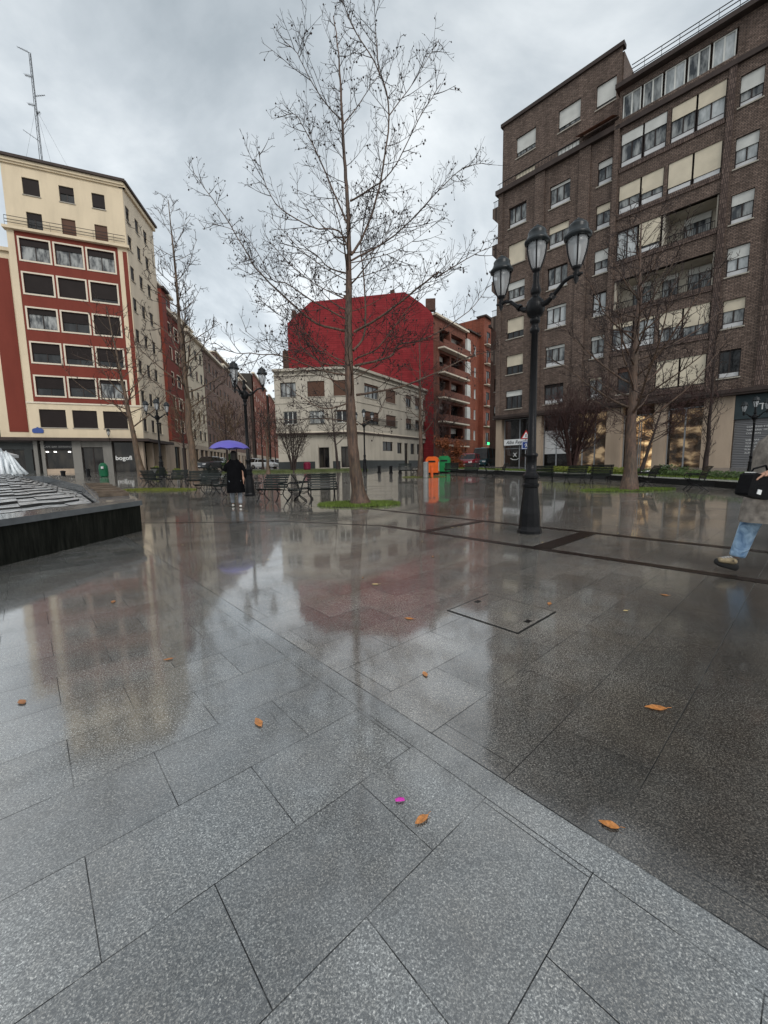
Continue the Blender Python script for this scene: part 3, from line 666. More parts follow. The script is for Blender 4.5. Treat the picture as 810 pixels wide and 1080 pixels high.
# the rounded corner between both faces
def arc(d, n=7):
    p0 = Vector(xy(CF,5.5,d)); p2 = Vector(xy(CR,.3,d)); p1 = Vector(xy(CF,5.86+d*.3,d)); return [((1-t)**2*p0+2*t*(1-t)*p1+t*t*p2) for t in [i/(n-1) for i in range(n)]]
def arcwall(z0, z1, d, mat, name):
    mb = MB(); A = arc(d)
    for i in range(len(A)-1): mb.quad((*A[i],z0),(*A[i+1],z0),(*A[i+1],z1),(*A[i],z1),((i*.15,z0),(i*.15+.15,z0),(i*.15+.15,z1),(i*.15,z1)))
    return mb.build(name, M[mat], cen, smooth=True)
arcwall(4.8, 11.2, 0, 'grey_render', 'wall')
def around(z0, z1, d0, d1, mat, name):
    mb = MB(); o_ = [xy(CF,-2.9,d1)]+[tuple(p) for p in arc(d1)]+[xy(CR,18.85,d1)]; i_ = [xy(CF,-2.9,d0)]+[tuple(p) for p in arc(d0)]+[xy(CR,18.85,d0)]
    for k in range(len(o_)-1):
        for zz in (z0, z1): mb.quad((*o_[k],zz),(*o_[k+1],zz),(*i_[k+1],zz),(*i_[k],zz))
        mb.quad((*o_[k],z0),(*o_[k+1],z0),(*o_[k+1],z1),(*o_[k],z1))
    mb.quad((*o_[0],z0),(*i_[0],z0),(*i_[0],z1),(*o_[0],z1)); mb.quad((*o_[-1],z0),(*i_[-1],z0),(*i_[-1],z1),(*o_[-1],z1))
    return mb.build(name, M[mat], cen)
around(11.2, 11.45, -.5, .35, 'grey_render', 'cornice'); around(10.75, 10.87, -.1, .12, 'grey_render', 'moulding')
around(4.62, 4.8, -1.5, .12, 'brown_trim', 'soffit'); around(7.9, 8.0, -.1, .06, 'grey_render', 'moulding'); around(4.8, 4.95, -.1, .05, 'white_trim', 'string_course')
# ground floor set back on the left face, flush on the right one
gf = [(1.65,2.8,1.05,3.25),(4.1,5.0,1.05,3.3)]
wall(cen, CF, -2.85, 5.5, .9, 4.65, gf, M['grey_render'], d=-.35)
for o in gf: window(cen, CF, *o, d=-.35, nm=1, glass='glass_shop', sill=False, name='door')
gr = [(5.2,7.5,2.9,4.0),(8.5,9.7,2.65,4.0),(10.3,11.2,1.1,4.0),(11.9,13.0,2.6,4.0),(13.7,14.8,2.6,4.0),(15.4,18.3,1.1,4.2)]
wall(cen, CR, .3, 18.8, .9, 4.65, gr, M['grey_render'], d=-.02)
for o in gr: window(cen, CR, *o, d=-.02, nm=1, glass='glass_shop', sill=False)
arcwall(.9, 4.65, -.2, 'grey_render', 'wall')
band(cen, CF, -2.85, 1.4, .85, 1.75, -.34, -.28, 'darkstone', 'plinth'); band(cen, CF, 3.1, 4.0, .85, 1.75, -.34, -.28, 'darkstone', 'plinth'); band(cen, CR, .3, 10.2, .85, 1.8, 0, .04, 'darkstone', 'plinth'); band(cen, CR, 11.3, 15.3, .85, 1.8, 0, .04, 'darkstone', 'plinth')
band(cen, CF, 1.25, 1.62, .9, 3.6, -.34, -.22, 'grey_render', 'door_surround'); band(cen, CF, 2.83, 3.2, .9, 3.6, -.34, -.22, 'grey_render', 'door_surround')
mass(cen, [xy(CF,-2.84,-.6), xy(CF,5.3,-.6), xy(CR,1,-.6), xy(CR,18.79,-.6), xy(CR,18.79,-9), (-11.4,56)], .9, 11.25, 'grey_render', 'body')
railing(cen, CF, .8, 2.55, 5.75, .75, .12, step=.13); railing(cen, CR, 1.6, 8.4, 5.8, .7, .12, step=.16); railing(cen, CR, 10.6, 17.5, 5.8, .7, .12, step=.16)

# ================================================================== red gable block behind, orange blocks to its right
RW = Fr((6.5, 56), 94)
red = thing('apartment_building', 'tall block with a blank dark red party wall rising behind the low grey cream building', 'building', (-3,58,1))
out = [(-19.5,1),(-19.5,20.9),(-18.3,21.9),(-16.1,23.6),(-3.2,24.3),(-.9,22.7),(.6,21.3),(.6,1)]
mb = MB(); mb.poly([RW(s,0,z) for s,z in out], tuple(out)); mb.build('party_wall', M['red_tile'], red)
mb = MB()
for (a, b_) in zip(out[:-1], out[1:]): mb.quad(RW(a[0],-.01,a[1]), RW(b_[0],-.01,b_[1]), RW(b_[0],-13,b_[1]), RW(a[0],-13,a[1]))
mb.build('roof', M['roof'], red)
for s, z, w_, h_ in ((-11.6,23.8,.5,.6),(-5.2,24.1,.6,.7),(-.4,22.5,1.3,1.0),(-18.9,21.2,.5,1.6)):
    mb = MB(); mb.fbox(RW, s, s+w_, -1.2, -.4, z-.5, z+h_); mb.build('chimney', M['dark_brick'], red)
band(red, RW, -17.4, -17.2, 12, 22.4, .0, .1, 'red_tile', 'downpipe'); band(red, RW, -9.0, -8.9, 12, 24.0, .0, .06, 'red_tile', 'joint_cover')
band(red, RW, -20.4, -19.5, 14.5, 17.4, -1.4, -.2, 'dark_brick', 'side_balcony')
RR = Fr(xy(RW,.6,0), 38)
fl = [17.3,14.0,10.6,7.3,4.0]
ops = [(1.6,4.6,z+.95,z+2.7) for z in fl]+[(5.0,8.8,z+.95,z+2.7) for z in fl]
wall(red, RR, 0, 9.8, 1, 21.2, ops, M['red_brick'], rev=1.0)
for k, o in enumerate(ops):
    window(red, RR, o[0]+.3, o[1]-.3, o[2]-.9, o[3], d=-1.0, rec=.1, nm=2, glass='glass_dark', blind=.3 if k % 2 else 0, bm='blind_white', sill=False)
for z in fl:
    band(red, RR, 1.2, 9.2, z-.2, z+.0, 0, 1.0, 'white_trim', 'balcony_slab'); band(red, RR, 1.2, 9.2, z+.0, z+.9, .85, 1.0, 'red_brick', 'balcony_parapet')
    band(red, RR, 8.3, 9.4, z+.9, z+2.6, .6, .95, 'blind_white', 'balcony_enclosure')
band(red, RR, -.1, 9.9, 21.2, 21.45, -.5, .5, 'white_trim')
mass(red, [xy(RR,.01,-1.15), xy(RR,9.79,-1.15), xy(RR,9.79,-8), xy(RW,-6,-12)], 1, 21.1, 'dark_brick', 'body')
org = thing('apartment_building', 'orange brick block with white windows, between the red gable and the brown block', 'building', (15,66,1))
ops = [(10.6,11.3,z,z+1.5) for z in (18.4,15.1,11.7,8.4,5.1)]+[(12.4,13.1,z,z+1.5) for z in (18.4,15.1,11.7,8.4,5.1)]
wall(org, RR, 9.8, 14.2, 1, 21.6, ops, M['orange_brick'], d=.15)
for o in ops: window(org, RR, *o, d=.15, nm=0, glass='glass_pale', frame='frame_white', rec=.12)
OB = [(15.2,16.6,z,z+2.0) for z in (20.6,17.7,14.4,11.0,7.7,4.4)]
ops = OB+[(17.3,18.6,z,z+2) for z in (20.6,17.7,14.4,11.0,7.7,4.4)]
wall(org, RR, 14.2, 19.2, 1, 24.6, ops, M['orange_brick'], d=1.0)
for k, o in enumerate(ops): window(org, RR, *o, d=1.0, nm=0 if k > 5 else 1, glass='glass_pale' if k > 5 else 'glass_dark', blind=.85 if k > 5 else .0, bm='blind_white', frame='frame_white' if k > 5 else 'frame_dark', rec=.12)
mb = MB(); mb.quad(RR(14.2,.15,1), RR(14.2,1.0,1), RR(14.2,1.0,24.6), RR(14.2,.15,24.6), ((0,1),(.85,1),(.85,24.6),(0,24.6))); mb.build('wall', M['orange_brick'], org)
for z in (20.4,17.4,14.1,10.7,7.4):
    band(org, RR, 14.3, 16.9, z-.12, z, .95, 1.7, 'white_trim', 'balcony_slab'); band(org, RR, 14.3, 16.9, z, z+.85, 1.6, 1.7, 'orange_brick', 'balcony_parapet'); band(org, RR, 17.0, 19.0, z+.05, z+.3, 1.0, 1.35, 'white_trim', 'balcony_slab')
band(org, RR, 9.8, 14.2, 21.6, 21.8, -.3, .5, 'brown_trim'); band(org, RR, 14.0, 19.4, 24.6, 24.85, -.3, 1.4, 'brown_trim')
mass(org, [xy(RR,9.81,-.2), xy(RR,14.2,-.2), xy(RR,14.21,.7), xy(RR,19.19,.7), xy(RR,19.19,-9), xy(RR,9.81,-9)], 1, 21.5, 'orange_brick', 'body')
mass(org, [xy(RR,14.25,.69), xy(RR,19.18,.69), xy(RR,19.18,-6), xy(RR,14.25,-6)], 21.5, 24.55, 'orange_brick', 'body')
mass(org, [xy(RR,10.3,-2), xy(RR,14.1,-2), xy(RR,14.1,-6), xy(RR,10.3,-6)], 21.5, 23.4, 'roof', 'roof_housing')
mass(org, [xy(RR,5.3,-3), xy(RR,8.1,-3), xy(RR,8.1,-6), xy(RR,5.3,-6)], 21.2, 23.6, 'roof', 'roof_housing')

# ================================================================== far left building, hills
FL = Fr((-146, 150), 60)
fb = thing('apartment_building', 'distant pinkish building with white balcony bands at the far left edge', 'building', (-146,150,1))
ops = []
wall(fb, FL, -30, 3.6, 1, 33, ops, M['dark_brick'])
for k in range(8):
    z = 5+k*3.3
    band(fb, FL, -30, -2.2, z, z+1.1, 0, 1.0, 'white_trim', 'balcony'); band(fb, FL, -1.8, 3.0, z+.1, z+1.0, 0, .8, 'panel_white', 'balcony')
    for s in (-9,-5.6,-.9): window(fb, FL, s, s+2.6, z+1.2, z+3, d=0, rec=-.02, glass='glass_mid', sill=False, frame='frame_white')
band(fb, FL, -30, 3.8, 33, 34.5, -6, .5, 'white_trim'); band(fb, FL, -4.8, -.6, 34.5, 39, -5, 0, 'greystone', 'roof_housing'); band(fb, FL, -5.2, -.2, 39, 39.4, -5.5, .5, 'white_trim', 'roof_edge')
mass(fb, [xy(FL,-30,-.2), xy(FL,3.6,-.2), xy(FL,3.6,-12), xy(FL,-30,-12)], 1, 33, 'mass', 'body')
band(fb, FL, -30, 12, 1, 4.7, -.5, 1.0, 'darkstone', 'shop_front')
mb = MB(); hr = random.Random(5); n = 40
top = [(-420+k*22, 520+40*math.sin(k*.7), 40+55*math.exp(-((k-13)/7)**2)+hr.uniform(-3,3)) for k in range(n)]
for k in range(n-1):
    a, b_ = top[k], top[k+1]; mb.quad((a[0],a[1]-160,0),(b_[0],b_[1]-160,0),b_,a)
mb.build('hills', simple('misty green hills', (.10,.13,.13), .9, var=.3, scale=.03), None, smooth=True, kind='structure')
# ================================================================== ground
PL = 1
def dotn(nt, v, c):
    d = N(nt, 'ShaderNodeVectorMath', operation='DOT_PRODUCT'); nt.links.new(v, d.inputs[0]); d.inputs[1].default_value = c; return d.outputs['Value']
def paving_material():
    m, nt, b = newmat('wet granite paving')
    tc = N(nt, 'ShaderNodeNewGeometry'); P = tc.outputs['Position']
    a = dotn(nt, P, (-.669,.743,0)); bb = dotn(nt, P, (.743,.669,0))
    def brick(oa, ob, w, h, ms=.0035):
        c = N(nt, 'ShaderNodeCombineXYZ'); nt.links.new(math_(nt,'ADD',bb,ob), c.inputs[0]); nt.links.new(math_(nt,'ADD',a,oa), c.inputs[1])
        r = N(nt, 'ShaderNodeTexBrick', Scale=1.0); r.offset = .5; r.inputs['Brick Width'].default_value = w; r.inputs['Row Height'].default_value = h
        r.inputs['Mortar Size'].default_value = ms; r.inputs['Mortar Smooth'].default_value = .25
        r.inputs['Color1'].default_value = (0,0,0,1); r.inputs['Color2'].default_value = (1,1,1,1); r.inputs['Mortar'].default_value = (.5,.5,.5,1); r.inputs['Bias'].default_value = 0
        nt.links.new(c.outputs[0], r.inputs['Vector']); return r
    b1 = brick(50*.365-.001, 54-.03, .54, .365, .0017); b2 = brick(50*.365, 73-.25, .73, .365, .0020)
    zone = math_(nt, 'GREATER_THAN', bb, 1.25)
    sel = mixc(nt, zone, b1.outputs['Color'], b2.outputs['Color'])
    f = N(nt,'ShaderNodeMix'); f.data_type='FLOAT'; nt.links.new(zone,f.inputs[0]); nt.links.new(b1.outputs['Fac'],f.inputs[2]); nt.links.new(b2.outputs['Fac'],f.inputs[3]); mort = f.outputs[0]
    line = None
    for c, w in ((1.25,.0026),(1.13,.0016)):
        l = math_(nt,'LESS_THAN',math_(nt,'ABSOLUTE',math_(nt,'SUBTRACT',bb,c)),w); line = l if line is None else math_(nt,'MAXIMUM',line,l)
    # no cross joints inside the border strip
    inb = math_(nt,'MULTIPLY',math_(nt,'GREATER_THAN',bb,1.135),math_(nt,'LESS_THAN',bb,1.245))
    mort = math_(nt,'MAXIMUM',math_(nt,'MULTIPLY',mort,math_(nt,'SUBTRACT',1.0,inb)),line)
    jn = N(nt,'ShaderNodeTexNoise',Scale=3.0,Detail=4.0,Roughness=.7); nt.links.new(P,jn.inputs['Vector'])
    mort = math_(nt,'MULTIPLY',mort,ramp(nt,jn.outputs['Fac'],[(.36,.25),(.52,1.0)]).outputs['Color'])
    # granite grain
    v1 = N(nt,'ShaderNodeTexNoise',Scale=260.0,Detail=2.0,Roughness=.8); nt.links.new(P,v1.inputs['Vector'])
    v2 = N(nt,'ShaderNodeTexVoronoi',Scale=250.0); nt.links.new(P,v2.inputs['Vector'])
    v3 = N(nt,'ShaderNodeTexNoise',Scale=160.0,Detail=3.0,Roughness=.85); nt.links.new(P,v3.inputs['Vector'])
    gsum = math_(nt,'ADD',math_(nt,'MULTIPLY',v1.outputs['Fac'],.30),math_(nt,'MULTIPLY',v3.outputs['Fac'],.70))
    g1 = ramp(nt, gsum, [(.36,(.010,.010,.010)),(.48,(.070,.072,.072)),(.56,(.17,.173,.170)),(.64,(.38,.385,.38))])
    g2 = N(nt,'ShaderNodeSeparateColor'); nt.links.new(v2.outputs['Color'], g2.inputs[0])
    g2r = ramp(nt, g2.outputs[0], [(.0,.30),(.5,.95),(.9,1.7)])
    grain = mixc(nt,1.0,g1.outputs['Color'],g2r.outputs['Color'],'MULTIPLY')
    big = N(nt,'ShaderNodeTexNoise',Scale=1.1,Detail=6.0,Roughness=.65); nt.links.new(P,big.inputs['Vector'])
    bigr = ramp(nt,big.outputs['Fac'],[(.3,(.70,.70,.70)),(.7,(1.12,1.11,1.08))])
    slab = ramp(nt,sel,[(0,.80),(1,1.16)])
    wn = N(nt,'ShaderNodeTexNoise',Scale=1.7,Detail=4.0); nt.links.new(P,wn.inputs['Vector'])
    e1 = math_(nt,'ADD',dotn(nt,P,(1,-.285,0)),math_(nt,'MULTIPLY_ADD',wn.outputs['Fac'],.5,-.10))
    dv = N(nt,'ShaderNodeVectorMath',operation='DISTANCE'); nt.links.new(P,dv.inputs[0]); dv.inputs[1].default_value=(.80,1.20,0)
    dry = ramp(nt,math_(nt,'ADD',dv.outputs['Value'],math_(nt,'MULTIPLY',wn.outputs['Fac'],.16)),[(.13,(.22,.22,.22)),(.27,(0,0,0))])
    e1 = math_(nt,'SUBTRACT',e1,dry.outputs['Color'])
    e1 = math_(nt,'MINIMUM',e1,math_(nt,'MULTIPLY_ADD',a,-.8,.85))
    film_refl = ramp(nt,math_(nt,'MULTIPLY_ADD',e1,1.0,.3),[(.15,(1,1,1)),(.80,(0,0,0))])
    zr = mixc(nt, film_refl.outputs['Color'], (.62,.57,.52), (1.65,1.56,1.47))  # right slabs darkened: wet film plus the brown block's reflection put into the colour
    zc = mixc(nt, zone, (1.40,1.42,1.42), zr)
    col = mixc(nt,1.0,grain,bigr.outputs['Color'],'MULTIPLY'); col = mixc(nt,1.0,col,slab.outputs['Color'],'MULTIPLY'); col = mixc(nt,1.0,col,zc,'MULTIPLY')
    # dirt stains and small worn spots
    st = N(nt,'ShaderNodeTexNoise',Scale=4.5,Detail=8.0,Roughness=.72); nt.links.new(P,st.inputs['Vector'])
    sr = ramp(nt,st.outputs['Fac'],[(.30,.72),(.45,1.0),(.72,1.12)]); col = mixc(nt,1.0,col,sr.outputs['Color'],'MULTIPLY')
    gum = N(nt,'ShaderNodeTexVoronoi',Scale=2.3); nt.links.new(P,gum.inputs['Vector'])
    gr_ = ramp(nt,math_(nt,'ADD',gum.outputs['Distance'],math_(nt,'MULTIPLY',st.outputs['Fac'],.03)),[(.032,.25),(.040,1.0)]); col = mixc(nt,1.0,col,gr_.outputs['Color'],'MULTIPLY')
    tn = N(nt,'ShaderNodeTexNoise',Scale=2.1,Detail=5.0,Roughness=.7); nt.links.new(P,tn.inputs['Vector'])
    col = mixc(nt,1.0,col,ramp(nt,tn.outputs['Fac'],[(.35,(.90,.84,.78)),(.6,(1,1,1))]).outputs['Color'],'MULTIPLY')
    col = mixc(nt, mort, col, (.008,.008,.008)); nt.links.new(col, b.inputs['Base Color'])
    # water layer: smoother where it stands, grainy where the stone shows through
    wet = N(nt,'ShaderNodeTexNoise',Scale=.55,Detail=5.0,Roughness=.6); nt.links.new(P,wet.inputs['Vector'])
    wr = ramp(nt,wet.outputs['Fac'],[(.36,.0),(.60,1.0)])
    r1 = N(nt,'ShaderNodeMix'); r1.data_type='FLOAT'; nt.links.new(wr.outputs['Color'],r1.inputs[0]); r1.inputs[2].default_value=.26; r1.inputs[3].default_value=.13
    gr = math_(nt,'MULTIPLY_ADD',v1.outputs['Fac'],.20,-.10)
    nt.links.new(math_(nt,'ADD',math_(nt,'ADD',r1.outputs[0],gr),math_(nt,'MULTIPLY',mort,.2)), b.inputs['Roughness'])
    nt.links.new(math_(nt,'MULTIPLY_ADD',mort,-.5,.6),b.inputs['Specular IOR Level'])
    cwr = ramp(nt,gsum,[(.40,1.0),(.52,.84),(.60,.50)])
    dryn = N(nt,'ShaderNodeTexNoise',Scale=.9,Detail=7.0,Roughness=.62); nt.links.new(P,dryn.inputs['Vector'])
    dryr = ramp(nt,dryn.outputs['Fac'],[(.36,.50),(.46,.90),(.58,1.0)])
    cw = mixc(nt,1.0,cwr.outputs['Color'],dryr.outputs['Color'],'MULTIPLY')
    nearw = math_(nt,'MULTIPLY',zone,math_(nt,'SUBTRACT',1.0,film_refl.outputs['Color'])); cw = mixc(nt,math_(nt,'MULTIPLY',nearw,.70),cw,(0,0,0))
    nt.links.new(mixc(nt,mort,cw,(.12,.12,.12)),b.inputs['Coat Weight']); b.inputs['Coat IOR'].default_value = 2.5
    cr = ramp(nt,wet.outputs['Fac'],[(.36,.035),(.60,.008)]); nt.links.new(cr.outputs['Color'], b.inputs['Coat Roughness'])
    # relief
    wav = N(nt,'ShaderNodeTexNoise',Scale=7.0,Detail=3.0,Roughness=.5); nt.links.new(P,wav.inputs['Vector'])
    bp1 = N(nt,'ShaderNodeBump',Strength=.035,Distance=.010); nt.links.new(wav.outputs['Fac'],bp1.inputs['Height'])
    bp2 = N(nt,'ShaderNodeBump',Strength=.22,Distance=.0016); nt.links.new(v1.outputs['Fac'],bp2.inputs['Height']); nt.links.new(bp1.outputs[0],bp2.inputs['Normal'])
    bp3 = N(nt,'ShaderNodeBump',Strength=.5,Distance=.004); bp3.invert=True; nt.links.new(mort,bp3.inputs['Height']); nt.links.new(bp2.outputs[0],bp3.inputs['Normal'])
    nt.links.new(bp3.outputs[0], b.inputs['Normal'])
    bc = N(nt,'ShaderNodeBump',Strength=.16,Distance=.0005); nt.links.new(gsum,bc.inputs['Height']); nt.links.new(bp1.outputs[0],bc.inputs['Normal']); nt.links.new(bc.outputs[0], b.inputs['Coat Normal'])
    return m
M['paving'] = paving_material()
mb = MB()
rr = [0,1,2,4,6,9,12,15]+[16+2*k for k in range(19)]+[60,80,120,200,400,900,2500]; K = 96
for r in rr:
    for j in range(K if r else 1):
        t = 2*math.pi*j/K; x, y = r*math.cos(t), r*math.sin(t); mb.v.append((x, y, gz(x, y)))
for j in range(K): mb.f.append((0, 1+j, 1+(j+1) % K)); mb.uv.append(((0,0),)*3)
for i in range(1, len(rr)-1):
    for j in range(K):
        A = 1+(i-1)*K+j; B = 1+(i-1)*K+(j+1) % K; mb.f.append((A, A+K, B+K, B)); mb.uv.append(((0,0),)*4)
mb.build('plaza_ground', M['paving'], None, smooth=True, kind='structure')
# roads beyond the square: asphalt sheets
M['asphalt'] = simple('wet asphalt', (.045,.045,.047), .3, var=.3, scale=2, bump=.2, bscale=60)
def sheet(name, pts, mat, dz, h=None):
    """sheet that follows the ground, subdivided"""
    mb = MB(); p0, p1, p2, p3 = [Vector((*p,0)) for p in pts]; n = 14
    G_ = [[None]*(n+1) for _ in range(n+1)]
    for i in range(n+1):
        for j in range(n+1):
            u, v = i/n, j/n; q = (p0*(1-u)+p1*u)*(1-v)+(p3*(1-u)+p2*u)*v; G_[i][j] = (q.x, q.y, (h or gz)(q.x, q.y)+dz)
    for i in range(n):
        for j in range(n): mb.quad(G_[i][j],G_[i+1][j],G_[i+1][j+1],G_[i][j+1],tuple((p[0],p[1]) for p in (G_[i][j],G_[i+1][j],G_[i+1][j+1],G_[i][j+1])))
    return mb.build(name, mat, None, kind='structure')
sheet('side_street', [xy(LS,10,4),xy(LS,10,11),xy(LS,140,11),xy(LS,140,4)], M['asphalt'], .02)
sheet('back_street', [(3.5,38.5),(9.5,36),(24,66),(15,68)], M['asphalt'], .02)
# dark drainage strips set in the paving, axes (a,b) of the slabs
def AB(a, b): return (-.669*a+.743*b, .743*a+.669*b)
M['strip'] = simple('dark brown wet granite strip', (.016,.010,.008), .3, var=.5, scale=14, bump=.1, bscale=200, coat=.15)
def strip(a0,b0,a1,b1,w, dz=.004):
    p = Vector(AB(a0,b0)); q = Vector(AB(a1,b1)); n = (q-p).normalized(); n = Vector((-n.y,n.x))*w/2; mb = MB()
    mb.quad(*[(v.x,v.y,dz) for v in (p-n,q-n,q+n,p+n)]); mb.build('drainage_strip', M['strip'], None, kind='structure')
strip(-3,5.33,5.8,5.23,.15); strip(-3,7.04,8.6,7.08,.15); strip(2.60,5.33,2.60,7.0,.26,.008); strip(4.75,5.3,4.75,7.0,.15,.008); strip(5.8,5.23,7.95,4.18,.06); strip(7.95,4.18,10.9,1.2,.05)
# metal edged manhole cover
mc = thing('manhole_cover', 'square paving-filled manhole cover with a dark metal frame, in front of the lamp post', 'manhole cover', (*AB(1.68,2.79),0))
M['frame_metal'] = simple('dark worn frame', (.018,.017,.016), .35, .5, var=.4, scale=20)
def cov(a0,a1,b0,b1,z,mat,name):
    mb = MB(); mb.cells([(*AB(a,b),z) for a,b in ((a0,b0),(a1,b0),(a1,b1),(a0,b1))]+[(*AB(a,b),-.02) for a,b in ((a0,b0),(a1,b0),(a1,b1),(a0,b1))],[(0,1,2,3),(0,4,5,1),(1,5,6,2),(2,6,7,3),(3,7,4,0)]); return mb.build(name, mat, mc)
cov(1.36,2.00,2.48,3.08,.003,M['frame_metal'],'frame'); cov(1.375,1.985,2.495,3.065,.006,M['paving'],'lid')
cov(1.40,1.44,2.70,2.76,.008,M['frame_metal'],'lifting_eye'); cov(1.92,1.96,2.80,2.86,.008,M['frame_metal'],'lifting_eye')
# raised planted terrace in front of the brown block and behind the far benches
KL = [(13.9,8.5),(13.75,13.6),(13.75,16.4),(12.5,22.3),(10.0,26.9),(3.6,36.0)]
def th(x, y): return gz(x, y)+.24
def inner(i, k):  # point k metres behind the kerb line
    p = Vector(KL[i]); a = Vector(KL[max(i-1,0)]); b = Vector(KL[min(i+1,len(KL)-1)]); t = (b-a).normalized(); n = Vector((t.y, -t.x)); return p+n*k
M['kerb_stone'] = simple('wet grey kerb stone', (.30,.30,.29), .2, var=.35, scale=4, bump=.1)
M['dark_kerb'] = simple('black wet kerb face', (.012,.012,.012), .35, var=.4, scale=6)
def ribbon(k0, k1, hz, mat, name, kind=None, parent=None, steps=10):
    mb = MB(); A = []; 
    for i in range(len(KL)-1):
        for s in range(steps+(1 if i == len(KL)-2 else 0)):
            t = s/steps; p = inner(i,k0).lerp(inner(i+1,k0),t); q = inner(i,k1).lerp(inner(i+1,k1),t); A.append((p,q))
    for (p,q),(r,s) in zip(A[:-1],A[1:]):
        mb.quad((p.x,p.y,hz(p.x,p.y)),(q.x,q.y,hz(q.x,q.y)),(s.x,s.y,hz(s.x,s.y)),(r.x,r.y,hz(r.x,r.y)))
    return mb.build(name, mat, parent, kind=kind)
ribbon(.8, 2.6, th, simple('damp turf soil', (.05,.055,.02), .8, var=.5, scale=3), 'grass_verge', 'structure')
ribbon(2.6, 16, lambda x,y: th(x,y)+.005, simple('wet pavement flags', (.12,.115,.11), .22, var=.3, scale=2, bump=.1), 'pavement', 'structure')
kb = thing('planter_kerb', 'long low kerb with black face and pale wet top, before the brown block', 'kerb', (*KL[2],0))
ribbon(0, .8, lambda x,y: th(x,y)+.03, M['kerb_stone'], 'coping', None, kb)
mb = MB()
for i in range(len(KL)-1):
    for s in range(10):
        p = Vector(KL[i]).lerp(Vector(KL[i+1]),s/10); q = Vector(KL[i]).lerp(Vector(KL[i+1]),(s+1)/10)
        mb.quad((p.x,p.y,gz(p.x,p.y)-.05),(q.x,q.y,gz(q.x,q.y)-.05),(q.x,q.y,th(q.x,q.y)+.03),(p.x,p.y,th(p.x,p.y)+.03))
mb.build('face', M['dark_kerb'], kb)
# low grass bed at the foot of the centre building
CB = [(-14.5,35.6),(-1.5,38.6),(-3.4,41.0),(-13,39.5)]
mb = MB(); mb.cells([(x,y,gz(x,y)-.2) for x,y in CB]+[(x,y,gz(x,y)+.16) for x,y in CB],[(4,5,6,7),(0,1,5,4),(1,2,6,5),(2,3,7,6),(3,0,4,7)])
bed = mb.build('planting_bed', simple('low turf bed with dark edge', (.07,.085,.03), .8, var=.5, scale=2), None)
tag(bed, 'low green planting bed in front of the door of the grey cream corner building', 'planting bed')

# ------------------------------------------------------------------ grass
gr_rng = random.Random(3)
def grass(name, label, fn, n, mat, hmin=.03, hmax=.09, hz=gz, w=.012):
    mb = MB()
    for _ in range(n):
        x, y = fn(); z = hz(x,y)-.003; t = gr_rng.uniform(0,6.28); h = gr_rng.uniform(hmin,hmax); l = gr_rng.uniform(0,h*.7); dx, dy = math.cos(t)*w, math.sin(t)*w; t2 = gr_rng.uniform(0,6.28)
        k = len(mb.v); mb.v += [(x-dx,y-dy,z),(x+dx,y+dy,z),(x+math.cos(t2)*l,y+math.sin(t2)*l,z+h)]; mb.f.append((k,k+1,k+2)); mb.uv.append(((0,0),(1,0),(.5,1)))
    o = mb.build(name, mat, None, kind='stuff'); o['label'] = label; o['category'] = 'grass'; return o
def ell(cx,cy,rx,ry,hole=0):
    def f():
        while True:
            r = math.sqrt(gr_rng.random())**.8; t = gr_rng.uniform(0,6.28)
            w_ = .5+.5*math.sin(3*t+cx)*math.sin(5*t+cy)
            if r > hole and gr_rng.random() < (1.25-r*.9)*(.35+.65*w_): return cx+rx*r*math.cos(t), cy+ry*r*math.sin(t)
    return f
def soil(label, cx, cy, rx, ry, z=.012):
    mb = MB(); n = 28; pts = []
    for k in range(n):
        t = 2*math.pi*k/n; q = 1+gr_rng.uniform(-.07,.07); x, y = cx+rx*q*math.cos(t), cy+ry*q*math.sin(t); pts.append((x,y,gz(x,y)+z))
    c = len(mb.v); mb.v += pts+[(cx,cy,gz(cx,cy)+z+.02)]
    for k in range(n): mb.f.append((k,(k+1)%n,n)); mb.uv.append(((0,0),)*3)
    mb.build('tree_pit_soil', M['soil'], None, kind='structure')
M['soil'] = simple('damp soil', (.075,.062,.045), .6, var=.5, scale=10, bump=.4, bscale=40)
for (cx,cy,rx,ry,n,mt,lb) in ((-.78,12.35,1.30,.95,9000,'grass','ring of short green grass at the foot of the big bare tree'),
        (10.0,16.2,1.9,.85,6000,'grass','grass patch at the foot of the bare tree on the right'),
        (-11.6,20.5,1.9,.9,4200,'grass_yellow','yellow green grass patch between the benches on the left'),
        (2.9,28.6,1.6,.8,1200,'grass_yellow','thin yellowish grass round the slim tree in the middle distance')):
    soil(lb,cx,cy,rx*.95,ry*.95); grass('grass', lb, ell(cx,cy,rx,ry), n, M[mt], hz=lambda x,y: gz(x,y)+.01)
def rib(k0,k1,i0=0,i1=None):
    def f():
        i = gr_rng.randrange(i0, i1 or len(KL)-1); t = gr_rng.random(); k = gr_rng.uniform(k0,k1); p = inner(i,k).lerp(inner(i+1,k),t); return p.x, p.y
    return f
grass('grass', 'strip of short grass behind the low kerb in front of the brown block', rib(.85,2.5), 26000, M['grass'], .04,.12, th, .02)
